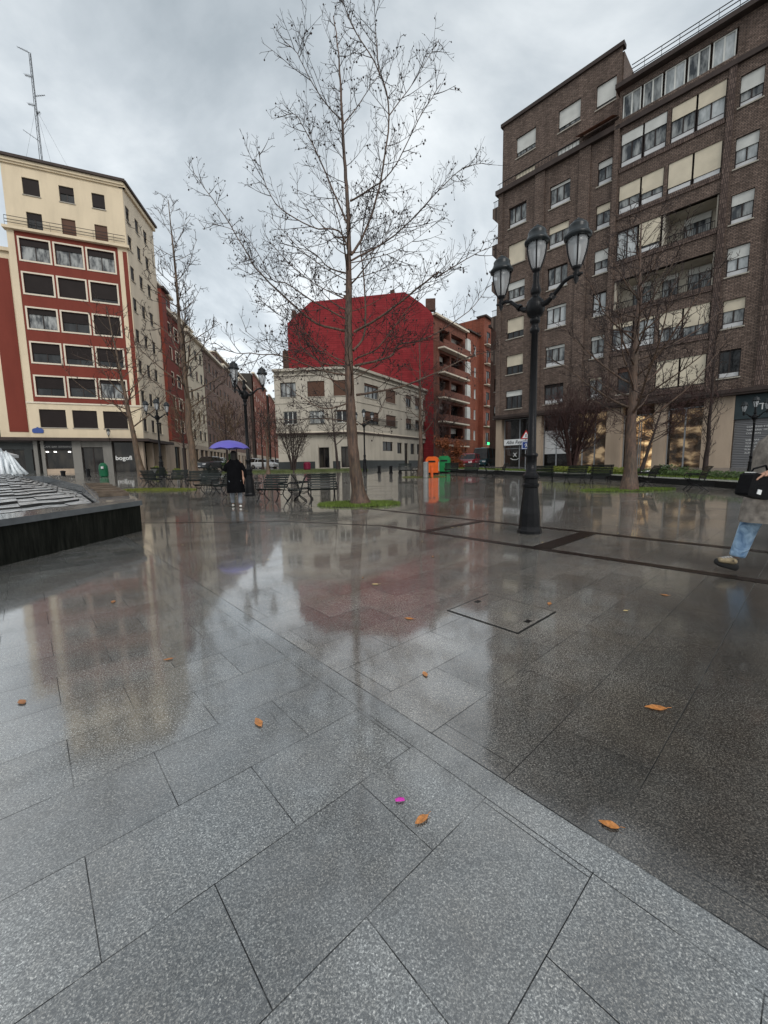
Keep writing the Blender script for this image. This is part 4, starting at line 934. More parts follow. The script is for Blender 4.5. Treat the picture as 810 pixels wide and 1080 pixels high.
# ground cover in the bed under the small sign
def cover(name, label, fn, n, mat, hz, h0, h1, s=.05, cat='ground cover'):
    mb = MB()
    for _ in range(n):
        x, y = fn(); z = hz(x,y)+gr_rng.uniform(h0,h1); a = Vector((gr_rng.uniform(-1,1),gr_rng.uniform(-1,1),gr_rng.uniform(-1,1))).normalized()*s*gr_rng.uniform(.6,1.3); b_ = a.orthogonal().normalized()*a.length*.6; c = Vector((x,y,z))
        mb.quad(tuple(c-a),tuple(c-b_),tuple(c+a),tuple(c+b_))
    o = mb.build(name, mat, None, kind='stuff'); o['label'] = label; o['category'] = cat; return o
cover('ground_cover', 'yellowish green ground cover behind the kerb below the triangular warning sign', rib(1.0,2.4,3,4), 3200, M['grass_yellow'], th, .02,.35, .06)
cover('ground_cover', 'low dark leafy plants along the kerb behind the benches on the right', rib(1.2,2.5,2,3), 2600, M['leaf_green'], th, .02,.3, .06)

# ================================================================== fountain (left)
M['black_stone'] = simple('black polished granite', (.012,.013,.012), .16, var=.6, scale=3, bump=.05, bscale=60, spec=.2)
m, nt, b = newmat('black granite with runs'); tc = N(nt,'ShaderNodeTexCoord'); mp = N(nt,'ShaderNodeMapping'); mp.inputs['Scale'].default_value=(9,9,.9); nt.links.new(tc.outputs['Object'],mp.inputs[0])
n_ = N(nt,'ShaderNodeTexNoise',Scale=2.2,Detail=6.0,Roughness=.7); nt.links.new(mp.outputs[0],n_.inputs['Vector'])
nt.links.new(ramp(nt,n_.outputs['Fac'],[(.4,(.005,.006,.005)),(.62,(.016,.017,.014)),(.75,(.035,.036,.030))]).outputs['Color'],b.inputs['Base Color']); b.inputs['Roughness'].default_value=.38; b.inputs['Specular IOR Level'].default_value=.1
M['fountain_wall'] = m
M['rim'] = simple('wet grey rim stone', (.10,.108,.115), .17, var=.25, scale=3, bump=.08, bscale=90, coat=.3)
M['slate'] = simple('pale wet stone steps', (.42,.43,.43), .25, var=.65, scale=7, bump=.9, bscale=26)
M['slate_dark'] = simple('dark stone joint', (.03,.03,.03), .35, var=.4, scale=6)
M['water'] = simple('white falling water', (.80,.84,.86), .25, var=.12, scale=5, bump=.8, bscale=10)
ft = thing('fountain', 'black granite fountain basin with stepped pale stone and falling white water, at the left edge', 'fountain', (-9,10,0))
FP = [(-5.15,.8,.60),(-4.76,7.69,.60),(-8.6,12.3,.76),(-16.8,20.5,.97),(-24,18,.9),(-24,2,.7),(-12,-2,.6)]
C0 = Vector((-13.4,14.0))
def off(k):
    out = []
    n = len(FP)
    for i in range(n):
        p = Vector(FP[i][:2]); a = (p-Vector(FP[i-1][:2])).normalized(); b_ = (Vector(FP[(i+1)%n][:2])-p).normalized()
        na = Vector((-a.y,a.x)); nb_ = Vector((-b_.y,b_.x)); m_ = (na+nb_); m_ = m_/max(m_.dot(na),.3); out.append((*(p+m_*k), FP[i][2]))
    return out
IN = off(.62); LIP = off(-.04); n = len(FP)
mb = MB()
for i in range(n):
    j = (i+1) % n; mb.quad((FP[i][0],FP[i][1],-.05),(FP[j][0],FP[j][1],-.05),(FP[j][0],FP[j][1],FP[j][2]-.09),(FP[i][0],FP[i][1],FP[i][2]-.09))
mb.build('basin_wall', M['fountain_wall'], ft)
mb = MB()
for i in range(n):
    j = (i+1) % n; a, b_, c, d_ = LIP[i], LIP[j], IN[j], IN[i]; dn = lambda p,h: (p[0],p[1],p[2]-h)
    mb.quad(a,b_,c,d_); mb.quad(dn(a,.09),dn(b_,.09),b_,a); mb.quad(dn(a,.09),dn(b_,.09),dn(FP[j],.09),dn(FP[i],.09)); mb.quad(c,d_,dn(d_,.35),dn(c,.35))
mb.build('rim', M['rim'], ft)
# stepped stone cone inside: terraces shrinking towards the crown where the water falls
fr_ = random.Random(8); T = 17; prev = None
mbs = MB(); mbd = MB()
ring0 = [Vector(p[:2]) for p in off(.66)]
def ringpts(f, jag):
    pts = []
    for i in range(n):
        a, b_ = ring0[i], ring0[(i+1)%n]; m_ = max(3, int((b_-a).length*2.2))
        for s in range(m_):
            p = a.lerp(b_, s/m_); q = C0.lerp(p, f+fr_.uniform(-jag,jag)); pts.append(q)
    return pts
zs = .50
for t in range(T):
    f0 = 1-t/T*.93; f1 = 1-(t+1)/T*.93
    A = ringpts(f0, 0 if t == 0 else .017); B = ringpts(f1, 0)
    z = zs+(.64)*(t/T)**.85; h = .032
    N0 = len(A)
    for i in range(N0):
        j = (i+1) % N0; w = fr_.uniform(-.010,.014)
        mbs.quad((*A[i],z+w),(*A[j],z+w),(*(C0.lerp(Vector(B[j]),.985)),z+w+.012),(*(C0.lerp(Vector(B[i]),.985)),z+w+.012))
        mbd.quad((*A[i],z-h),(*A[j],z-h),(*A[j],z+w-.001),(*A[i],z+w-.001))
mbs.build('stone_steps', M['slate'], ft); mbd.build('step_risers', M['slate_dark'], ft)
# stepped brown blocks on the far rim
M['brown_block'] = simple('wet brown stone blocks', (.10,.075,.055), .25, var=.5, scale=4, bump=.3)
for k in range(11):
    t0 = k/11; p = Vector(FP[1][:2]).lerp(Vector(FP[2][:2]), .22+t0*.78); q = Vector(FP[1][:2]).lerp(Vector(FP[2][:2]), .22+(t0+1/11.)*.78-.008); nn = (q-p).normalized(); nn = Vector((-nn.y,nn.x)); z = .60+.16*(.22+t0*.78)
    P = [(*p,z),(*q,z),(*(q+nn*.55),z),(*(p+nn*.55),z)]; P2 = [(x,y,zz+.07+.02*(k % 2)) for x,y,zz in P]; mb = MB(); mb.cells(P+P2,[(4,5,6,7),(0,1,5,4),(1,2,6,5),(2,3,7,6),(3,0,4,7)]); mb.build('rim_block', M['brown_block'], ft)
# crown of falling water
mb = MB()
for k in range(90):
    t = fr_.uniform(0,6.28); r = fr_.uniform(.0,.34); h = fr_.uniform(.45,.95)*(1-r*.9); x, y = C0.x+.0+r*math.cos(t)*1.1, C0.y+r*math.sin(t)*1.1; o_ = fr_.uniform(.10,.40)
    pts = [(x,y,1.15+h),(x+math.cos(t)*.05,y+math.sin(t)*.05,1.15+h*.8),(x+math.cos(t)*o_*.5,y+math.sin(t)*o_*.5,1.15+h*.35),(x+math.cos(t)*o_,y+math.sin(t)*o_,1.1)]
    mb.tube(pts, [.02,.045,.055,.07], 5)
mb.build('falling_water', M['water'], ft, smooth=True)
mb = MB(); mb.lathe([(.02,1.9),(.08,1.85),(.15,1.6),(.22,1.35),(.34,1.2),(.5,1.13),(.55,1.0)], (C0.x,C0.y,0), 18); mb.build('water_crown', M['water'], ft, smooth=True)

# ================================================================== lamps
m, nt, b = newmat('pale lamp glass'); b.inputs['Base Color'].default_value=(.62,.64,.65,1); b.inputs['Roughness'].default_value=.12; b.inputs['Alpha'].default_value=.40; M['lampglass']=m
M['iron_grey'] = simple('dark grey wet iron cap', (.018,.022,.024), .3, 0, var=.3, scale=8, spec=.3)
def lantern(t, x, y, z):
    prof = [(.040,0),(.062,.02),(.090,.10),(.118,.20),(.134,.30),(.138,.40)]
    g = MB(); g.lathe(prof, (x,y,z+.02), 20); gl = g.build('lantern_glass', M['lampglass'], t, smooth=True)
    b_ = MB(); b_.lathe([(.01,.05),(.035,.1),(.05,.2),(.05,.3),(.03,.36)], (x,y,z), 10); b_.build('bulb', M['panel_white'], gl, smooth=True)
    f = MB()
    for k in range(4):
        a = 2*math.pi*k/4+.5; f.tube([(x+(r+.008)*math.cos(a), y+(r+.008)*math.sin(a), z+.02+h) for r, h in prof], .012, 5)
    f.lathe([(.03,-.10),(.05,-.07),(.03,-.04),(.055,-.01),(.075,.02),(.05,.03)], (x,y,z), 14); f.build('lantern_frame', M['iron'], gl, smooth=True)
    c = MB(); c.lathe([(.150,.40),(.185,.41),(.195,.44),(.165,.47),(.145,.52),(.135,.55),(.14,.57),(.12,.60),(.075,.62),(.07,.645),(.03,.66),(.012,.69)], (x,y,z), 20); c.build('lantern_cap', M['iron_grey'], gl, smooth=True)
def lamppost(label, loc, ang, kind=3, s=1.0, group=None):
    t = local('street_lamp', label, 'street lamp', loc, ang, group)
    p = MB(); p.lathe([(.205,0),(.205,.05),(.19,.07),(.175,.12),(.165,.35),(.135,.60),(.12,.78),(.135,.80),(.14,.84),(.115,.86),(.115,.93),(.135,.95),(.135,.99),(.10,1.03),(.085,1.06)], (0,0,0), 10); p.build('base', M['iron'], t)
    p = MB(); p.lathe([(.085,1.05),(.09,1.30),(.105,1.31),(.105,1.35),(.074,1.37),(.060,2.2),(.052,3.30),(.075,3.32),(.075,3.37),(.055,3.39),(.055,3.45),(.08,3.47),(.08,3.52),(.06,3.55)], (0,0,0), 16); p.build('post', M['iron'], t, smooth=True)
    p = MB(); p.lathe([(.05,3.53),(.11,3.57),(.145,3.65),(.15,3.71),(.13,3.79),(.07,3.85),(.05,3.88),(.07,3.90),(.085,3.95),(.06,4.02),(.045,4.10),(.05,4.20),(.04,4.24)], (0,0,0), 16); p.build('collar', M['iron'], t, smooth=True)
    n_ = 2 if kind == 3 else 3
    for k in range(n_):
        a = 2*math.pi*k/n_; ca, sa = math.cos(a), math.sin(a)
        q = MB(); q.tube([(ca*r, sa*r, z) for r, z in ((.1,3.70),(.2,3.72),(.28,3.77),(.36,3.84),(.46,3.93),(.56,3.965),(.66,3.95),(.74,3.965)) ], [.04,.045,.032,.032,.028,.028,.03,.02], 8)
        q.tube([(ca*r, sa*r, z) for r, z in ((.27,3.77),(.31,3.80))], [.055,.055], 8); q.tube([(ca*.65,sa*.65,3.84),(ca*.65,sa*.65,3.90),(ca*.65,sa*.65,4.0)], [.012,.035,.03], 8)
        q.build('arm', M['iron'], t, smooth=True); lantern(t, ca*.65, sa*.65, 4.06)
    if kind == 3: lantern(t, 0, 0, 4.26)
    t.scale = (s,s,s); return t
lamppost('tall black three-lantern lamp post standing alone on the wet paving in the right foreground', (2.51,6.75,0), R(90-141))
lamppost('black three-lantern lamp post beside the person with the purple umbrella', (-5.69,16.84,.01), R(20), 2, 1.13, 'lamp posts round the square')
lamppost('black lamp post on the left between the benches and the red and cream block', (-16.64,29.87,.55), R(60), 2, 1.2, 'lamp posts round the square')
lamppost('thin black lamp post in front of the curved corner of the grey cream building', (-1.65,35.85,.62), R(10), 3, 1.13, 'lamp posts round the square')
lamppost('dark lamp post in front of the grey roller shutter on the right', (17.72,19.18,.3), R(100), 3, .78, 'lamp posts round the square')
# wall lanterns on the canopy of the left block
for s, lb in ((1.9,'left one of the two wall lanterns under the cream band of the corner block'),(4.0,'right one of the two wall lanterns under the cream band of the corner block')):
    p = LF(s, .8, 4.5); t = thing('wall_lantern', lb, 'lantern', p)
    lantern(t, *p); q = MB(); q.tube([LF(s,.5,4.15),LF(s,.7,4.2),(p[0],p[1],4.42)], .025, 6); q.build('bracket', M['iron'], t)

# ================================================================== benches
def bench_proto(label, loc, rz):
    t = local('park_bench', label, 'bench', loc, rz, 'park benches round the square'); w = .50
    b_ = MB()
    for k in range(6):
        y = -.26+k*.078; z = .435+(.018 if k in (0,) else 0)-.010*k+(0 if k else -.012); b_.box(-w,w,y,y+.058,z,z+.026)
    b_.build('seat', M['bench_wood'], t)
    b_ = MB(); pr = [(.20,.50),(.225,.585),(.25,.67),(.285,.755),(.33,.84),(.385,.915)]
    for k, (y, z) in enumerate(pr):
        an = math.atan2(.085, .03+k*.006)-math.pi/2; Mx = Matrix.Translation((0,y,z)) @ Matrix.Rotation(an,4,'X'); b_.box(-w,w,-.012,.012,-.032,.032,Mx)
    b_.build('backrest', M['bench_wood'], t)
    for s in (-1,1):
        x = s*.40; b_ = MB()
        b_.tube([(x,-.33,0),(x,-.27,.06),(x,-.17,.20),(x,-.15,.32),(x,-.24,.41)], [.022,.018,.017,.017,.018], 6)
        b_.tube([(x,.36,0),(x,.28,.06),(x,.14,.18),(x,.10,.30),(x,.18,.42),(x,.23,.60),(x,.29,.78),(x,.40,.94)], [.022,.018,.017,.017,.018,.017,.015,.012], 6)
        b_.tube([(x,-.15,.30),(x,0,.24),(x,.10,.28)], .014, 6); b_.tube([(x,-.27,.41),(x,0,.405),(x,.2,.41)], .018, 6)
        b_.build('leg', M['iron'], t)
        b_ = MB(); xx = s*.47
        b_.tube([(xx,-.24,.43),(xx,-.29,.52),(xx,-.27,.62),(xx,-.20,.655),(xx,0,.64),(xx,.16,.66),(xx,.25,.68)], [.014,.014,.015,.018,.018,.016,.013], 6); b_.build('armrest', M['iron'], t)
    return t
B0 = bench_proto('slatted bench left of the pair beside the big tree, facing the viewer', (-3.95,13.95,0), R(-22))
def bench(x, y, rz, label): return dup(B0, (x,y,gz(x,y)), R(rz), label)
bench(-2.10,13.60,12,'slatted bench nearest the trunk of the big tree, facing the viewer')
bench(-3.05,13.75,-78,'bench seen end-on between the two slatted benches left of the big tree')
bench(-2.95,14.6,100,'bench end-on just behind the middle bench left of the big tree')
bench(-8.0,17.9,-15,'bench just left of the person with the purple umbrella, seat towards the viewer')
bench(-7.05,17.5,-100,'bench end-on directly left of the legs of the person with the purple umbrella')
bench(-6.3,19.0,85,'bench end-on behind the base of the second lamp post')
bench(-10.1,21.5,10,'bench just behind the pale trunk of the left tree')
bench(-11.9,22.9,-5,'bench behind the yellow green grass patch')
bench(-13.0,22.4,160,'dark bench seen from behind, left of the yellow green grass patch')
bench(-13.9,23.4,-40,'bench at the left end of the group by the yellow green grass')
bench(-11.3,26.4,178,'farther bench seen from behind, beyond the yellow green grass')
bench(-14.6,26.2,175,'farthest bench of the left group, near the trunk of the leaning left tree')
bench(1.70,30.1,4,'single bench facing the viewer beside the black bollards in the middle distance')
bench(2.55,29.9,-75,'bench end-on left of the slim tree in the middle distance')
bench(5.0,29.2,176,'bench before the far kerb right of the orange bin, seen from behind')
bench(6.2,28.0,-20,'bench before the far kerb in line with the red car')
bench(7.0,26.2,80,'bench end-on before the far kerb in line with the dark teal van')
bench(7.9,26.8,-95,'bench end-on just right of the one in line with the dark teal van')
bench(8.5,21.0,150,'bench just right of the tall foreground lamp post')
bench(9.75,20.2,180,'bench seen from behind below the multi-stemmed bush')
bench(11.0,20.1,165,'bench between the multi-stemmed bush and the right tree')
bench(11.5,17.3,-108,'bench just right of the trunk of the right tree, turned side-on')
bench(11.95,15.15,-118,'rightmost bench, side-on before the kerb near the man with the bag')

# ================================================================== street furniture
def cyl(label, name, cat, x, y, prof, mat, group=None, k=16, partname='body'):
    t = thing(name, label, cat, (x,y,gz(x,y)), group); mb = MB(); mb.lathe(prof, (x,y,gz(x,y)), k); mb.build(partname, mat, t, smooth=False); return t
for (x,y,lb) in ((-.35,34.2,'black bollard left of the lone bench before the corner building'),(.65,33.9,'black bollard just left of the lone bench in the middle distance'),(1.42,33.6,'black bollard just right of the lone bench in the middle distance'),(-22.7,30.6,'black bollard in front of the entrance door of the left block'),(-21.9,27.2,'black bollard behind the rim of the fountain, before the corner shop')):
    t = cyl(lb,'bollard','bollard',x,y,[(.17,0),(.17,.08),(.13,.10),(.13,.5),(.16,.52),(.16,.58),(.12,.62),(.04,.64)],M['iron'],'black bollards'); 
def container(label, x, y, rz, w, d, h, mat, stripe=None, group=None):
    t = local('waste_container', label, 'waste container', (x,y,gz(x,y)+.02), rz, group); mb = MB(); P = []
    prof = [(-w/2,.08),(-w/2,h*.8),(-w/2+.10*w,h*.93),(-w*.28,h),(w*.28,h),(w/2-.10*w,h*.93),(w/2,h*.8),(w/2,.08)]; nn = len(prof)
    P = [(a,-d/2,z) for a,z in prof]+[(a,d/2,z) for a,z in prof]
    mb.cells(P,[tuple(range(nn)),tuple(range(nn,2*nn))]+[(i,(i+1)%nn,nn+(i+1)%nn,nn+i) for i in range(nn)]); mb.build('body', mat, t)
    mb = MB(); mb.box(-w*.28,w*.28,-d/2-.015,-d/2-.002,h*.66,h*.76); mb.build('slot', M['black_paint'], t)
    mb = MB(); mb.box(-w*.42,w*.42,-d*.4,d*.4,0,.08); mb.build('base', M['rubber'], t)
    if stripe: mb = MB(); mb.box(w/2+.002,w/2+.012,-d*.35,d*.35,h*.15,h*.7); mb.build('panel', M[stripe], t)
    return t
container('bright orange recycling container with a pale side panel, behind the slim tree', 3.95, 31.9, R(-14), 1.0, .9, 1.35, simple('orange plastic', (.70,.12,.02), .4, var=.08), 'panel_white')
container('green recycling container just behind the orange one', 5.1, 33.2, R(-14), 1.0, .9, 1.35, simple('green plastic', (.015,.19,.06), .4, var=.15))
gi = cyl('green bottle bank with a white label beside the entrance of the left block','bottle_bank','bottle bank',-21.5,30.6,[(.24,0),(.30,.07),(.31,.62),(.28,.86),(.18,1.02),(.06,1.08)],simple('dark green plastic',(.01,.10,.045),.35,var=.15))
mb = MB(); mb.tube([(-21.35,30.27,gz(-21.5,30.6)+.62),(-21.35,30.27,gz(-21.5,30.6)+.80)], .09, 8); mb.build('label_plate', M['panel_white'], gi)
ci = cyl('grey metal cylinder bin standing between the slim tree and the orange container','litter_bin','litter bin',2.98,27.8,[(.17,0),(.19,.03),(.19,1.0),(.20,1.02),(.20,1.08),(.13,1.12)],simple('zinc grey metal',(.30,.30,.29),.35,.6,var=.2))
mb = MB(); mb.lathe([(.10,0),(.10,.85),(.05,.88)], (3.42,28.0,gz(3.4,28)), 10); oo = mb.build('traffic_post', simple('orange reflective post',(.7,.12,.03),.5), None); tag(oo,'slim orange post at the foot of the orange container','post')
mp_ = thing('litter_bin','magenta bin by the bare shrub in front of the grey cream building','litter bin',(-7.3,38.2,1.0)); mb = MB(); mb.lathe([(.28,0),(.34,.1),(.35,.6),(.26,.72),(.1,.76)],(-7.3,38.2,gz(-7.3,38.2)+.15),12); mb.build('body',simple('magenta plastic',(.16,.012,.035),.4),mp_)
# signs: warning triangle with blue square
sg = thing('traffic_sign','pole with a red-edged warning triangle above a blue square sign','traffic sign',(10.35,29.0,.7))
sx, sy, sz = 10.35, 29.0, .72
mb = MB(); mb.lathe([(.035,0),(.035,2.75)],(sx,sy,sz-.1),8); mb.build('pole',M['frame_grey'],sg)
SGN = Fr((sx,sy),110)
mb = MB(); M['sign_red'] = simple('sign red',(.45,.02,.02),.4); M['sign_blue'] = simple('sign blue',(.02,.05,.22),.4)
def tri(s, d0, d1, cz):
    P = [(-.5,-.29),(.5,-.29),(0,.577)]; A = [SGN(x*s,d0,cz+z*s) for x,z in P]+[SGN(x*s,d1,cz+z*s) for x,z in P]; m_ = MB(); m_.cells(A,[(0,1,2),(3,4,5),(0,1,4,3),(1,2,5,4),(2,0,3,5)]); return m_
tp = tri(.74,.05,.07,sz+2.42).build('warning_triangle',M['sign_red'],sg); tri(.50,.072,.078,sz+2.42).build('triangle_face',M['white_paint'],tp)
mb = MB(); mb.fbox(SGN,-.03,.03,.079,.084,sz+2.33,sz+2.55); mb.build('triangle_mark',M['black_paint'],tp)
mb = MB(); mb.fbox(SGN,-.29,.29,.05,.07,sz+1.48,sz+2.06); bp_ = mb.build('blue_panel',M['sign_blue'],sg)
mb = MB(); mb.fbox(SGN,-.26,.26,.071,.075,sz+1.51,sz+1.545); mb.fbox(SGN,-.26,.26,.071,.075,sz+1.995,sz+2.03); mb.fbox(SGN,-.26,-.225,.071,.075,sz+1.545,sz+1.995); mb.fbox(SGN,.225,.26,.071,.075,sz+1.545,sz+1.995); mb.build('border',M['white_paint'],bp_)
mb = MB(); mb.tube([SGN(-.02,.078,sz+1.62),SGN(.04,.078,sz+1.78),SGN(.0,.078,sz+1.92)],.028,4); mb.tube([SGN(.12,.078,sz+1.6),SGN(.04,.078,sz+1.78)],.028,4); mb.tube([SGN(-.12,.078,sz+1.78),SGN(.12,.078,sz+1.84)],.02,4); mb.build('pictogram',M['white_paint'],bp_)
# pharmacy crosses
M['green_led'] = emis('green neon',(.05,.9,.25),1.6)
for (s,z,lb) in ((14.6,4.5,'green lit pharmacy cross under the orange brick building, left of the pair'),(17.2,4.6,'green lit pharmacy cross under the orange brick building, right of the pair')):
    t = thing('pharmacy_sign',lb,'sign',RR(s,1.9,z),'pharmacy crosses'); F = Fr(RR(s,2.2,0)[:2],100); mb = MB(); mb.fbox(F,-.55,.55,0,.12,z-.2,z+.2); mb.build('cross_bar',M['green_led'],t); mb = MB(); mb.fbox(F,-.2,.2,-.01,.13,z-.55,z-.2); mb.fbox(F,-.2,.2,-.01,.13,z+.2,z+.55); mb.build('cross_upright',M['green_led'],t)
aw = thing('shop_awning','dark awning with white stripes over the shop below the pharmacy crosses','awning',RR(15,2,3))
mb = MB(); mb.quad(RR(13,1.1,3.9),RR(19,1.1,3.9),RR(19,3.0,3.0),RR(13,3.0,3.0)); mb.quad(RR(13,3.0,3.0),RR(19,3.0,3.0),RR(19,3.0,2.75),RR(13,3.0,2.75)); mb.build('canvas',M['teal_dark'],aw)
for k in range(9): mb = MB(); s=13.2+k*.65; mb.quad(RR(s,1.12,3.91),RR(s+.2,1.12,3.91),RR(s+.2,3.02,3.01),RR(s,3.02,3.01)); mb.build('stripe',M['panel_white'],aw)
# café parasol at the far left
cp = thing('cafe_parasol','large off-white café parasol behind the falling water at the left edge','parasol',(-24.2,23.6,.5))
mb = MB(); mb.lathe([(2.0,1.72),(1.1,2.05),(.05,2.35)],(-24.2,23.6,.5),8); mb.lathe([(2.0,1.72),(2.0,1.55)],(-24.2,23.6,.5),8); mb.build('canopy',M['panel_white'],cp)
mb = MB(); mb.lathe([(.03,0),(.03,2.3)],(-24.2,23.6,.5),8); mb.build('pole',M['iron'],cp)
# ================================================================== trees
def curve_pts(rg, p, d, L, n, up, wob):
    pts = [Vector(p)]; d = Vector(d).normalized(); st = L/n
    for i in range(n):
        d = (d+Vector((rg.uniform(-wob,wob),rg.uniform(-wob,wob),rg.uniform(-wob,wob)+up))).normalized(); pts.append(pts[-1]+d*st)
    return pts
def side_dir(rg, d, ang, flat=0):
    d = d.normalized(); a = d.orthogonal().normalized(); b_ = d.cross(a); t = rg.uniform(0,6.283); s = a*math.cos(t)+b_*math.sin(t)
    r = d*math.cos(ang)+s*math.sin(ang)
    if flat: r.z = r.z*(1-flat)+abs(r.z)*flat*.6
    return r
def twigs(mb, rg, pts, r0, L, lvl, cfg, t0=.12):
    """side shoots along a limb, recursively"""
    n = max(2, int(L*cfg['dens'][lvl])); seg = len(pts)-1
    for k in range(n):
        t = t0+(1-t0)*(k+rg.random())/n; f = t*seg; i = min(int(f),seg-1); p = pts[i].lerp(pts[i+1], f-i); d = pts[i+1]-pts[i]
        l = cfg['len'][lvl]*(1.15-t*.75)*rg.uniform(.55,1.3); l = min(l, L*.75)
        if l < .06: continue
        q = curve_pts(rg, p, side_dir(rg, d, rg.uniform(.5,1.15)), l, 5 if lvl == 0 else (4 if lvl == 1 else 3), cfg['up'], cfg['wob'])
        ra = min(cfg['rad'][lvl], r0*.75)
        rads = [ra*(1-.75*j/(len(q)-1)) for j in range(len(q))]; rads = [max(v, cfg['rmin']) for v in rads]
        mb.tube(q, rads, 4 if lvl == 0 else 3, cap=False)
        if lvl+1 < len(cfg['dens']): twigs(mb, rg, q, ra, l, lvl+1, cfg)
        if cfg.get('bud') and rg.random() < cfg['bud']*(1 if lvl else .5):
            e = q[-1] if rg.random() < .6 else q[-2]; s = rg.uniform(.014,.030); e = e+Vector((0,0,-s))
            P = [(e.x+s,e.y,e.z),(e.x-s,e.y,e.z),(e.x,e.y+s,e.z),(e.x,e.y-s,e.z),(e.x,e.y,e.z+s*1.5),(e.x,e.y,e.z-s*1.3)]
            mb.cells(P,[(0,2,4),(2,1,4),(1,3,4),(3,0,4),(2,0,5),(1,2,5),(3,1,5),(0,3,5)])
# --- the big tree: main limbs as they leave its trunk, metres
LIMBS={'trunk':[(-0.74,12.34,-0),(-0.84,12.34,0.8),(-0.93,12.34,1.82),(-0.96,12.34,2.96),(-0.98,12.34,3.8),(-0.97,12.34,5.17),(-0.92,12.34,6.51),(-0.92,12.34,7.31)],
'lead':[(-0.88,12.34,7.32),(-0.9,12.34,8.82),(-0.96,12.34,9.86),(-0.98,12.34,10.83),(-1.02,12.34,11.88),(-1.04,12.34,12.57),(-1.16,12.34,13.44)],
'll':[(-0.98,12.34,10.83),(-1.58,12.17,11.36),(-2.02,12.03,12.06),(-2.16,11.98,12.26),(-2.43,11.9,12.42)],
'lr':[(-0.94,12.34,10.78),(-0.5,12.47,11.39),(-0.04,12.62,12.11),(0.07,12.65,12.24)],
'L1':[(-0.88,12.34,7.32),(-1.15,12.23,7.91),(-1.91,12,7.9),(-2.81,11.68,8.34),(-3.1,11.53,9.04),(-3.12,11.5,9.5)],
'L2':[(-0.9,12.34,6.78),(-1.57,12.65,7.15),(-2.01,12.86,7.65),(-3.14,13.34,8.2)],
'L3':[(-0.94,12.34,8.19),(-1.74,12.93,10.29),(-2.11,13.18,11.13),(-2.49,13.41,11.86),(-2.83,13.55,11.97)],
'R1':[(-0.83,12.34,7.32),(-0.41,12.52,8.06),(0.02,12.75,9.38),(0.35,13.03,11.51),(0.08,13.12,12.75),(-0.61,13.21,13.89),(-0.94,13.33,14.72),(-1.12,13.38,15.09)],
'R1b':[(0.37,13.64,11.99),(1.2,13.83,13.14),(1.97,14.01,14.4)],
'R1c':[(0.08,13.64,13.1),(-0,13.51,13.95),(-0.03,13.36,14.85),(0.01,13.28,15.37)],
'R2':[(-0.83,12.34,7.16),(0.48,12.8,8.09),(1.48,13.15,9.17),(2.52,13.5,10.29),(3.32,13.75,10.67)],
'Rm':[(-0.81,12.34,8.77),(-0.32,12.05,8.84),(0.35,11.62,9.04),(1.05,11.06,9.85),(1.54,10.63,10.28)],
'R3':[(-0.84,12.34,4.63),(-0.51,12.54,5.13),(-0.47,12.69,6.14),(-0.53,12.87,7.27),(-0.56,13.02,8.11),(-0.23,13.33,9.65),(0.55,13.82,11.68)],
'R4':[(-0.8,12.34,5.17),(-0.09,12.1,5.45),(0.79,11.79,5.94),(1.6,11.48,6.43),(1.51,11.52,6.27),(2.31,11.2,6.61),(2.78,11,6.75)],
'R5':[(-0.8,12.34,4.19),(0.27,12.87,4.58),(0.56,13.01,4.98),(1.48,13.42,5.27),(2.99,14.08,6.34),(3.68,14.37,7.23)],
'R6':[(-0.78,12.34,3.34),(0.54,12.72,3.62),(1.82,13.08,4.14),(2.85,13.36,4.66),(3.81,13.6,4.9)],
'R7':[(-0.66,12.34,2.46),(-0.14,12.6,2.78),(0.15,12.77,3.35)],
'R8':[(-0.8,12.34,4.37),(-0.1,12.11,4.64),(0.52,11.88,5.32),(1.03,11.68,5.89),(1.28,11.56,6.47)],
'L4':[(-1,12.34,5.2),(-1.95,12.68,5.55),(-2.93,13.03,6.41),(-3.93,13.38,7.48),(-4.2,13.49,7.94),(-5,13.78,9.3),(-5.68,14.03,10.29),(-6.06,14.17,10.87)],
'L5':[(-1.04,12.34,5.55),(-1.92,12.58,6.08),(-2.86,12.83,6.77),(-3.34,12.95,6.97),(-4.07,13.16,8.24),(-5.27,13.45,8.88)],
'L6':[(-1.01,12.34,4.19),(-1.81,12.7,4.38),(-2.51,13.01,4.94),(-2.7,13.12,5.62),(-3.43,13.44,6.2),(-4.08,13.71,6.79)],
'L7':[(-0.96,12.34,3.35),(-1.49,12.64,3.77),(-2.04,12.96,4.55),(-2.77,13.35,5.13),(-4.01,13.92,5.51)],
'L8':[(-1.02,12.34,3.91),(-1.89,11.95,4.03),(-2.67,11.56,4.28),(-3.4,11.18,4.27),(-3.95,10.87,4.24),(-4.32,10.64,4.44)],
'L9':[(-0.75,12.34,2.46),(-1.58,12.67,2.67),(-2.83,13.14,2.74),(-3.93,13.53,2.81)],
'L10':[(-0.97,12.34,3.12),(-1.68,12.08,2.91),(-2.26,11.86,3.15),(-3.03,11.53,3.78)]}

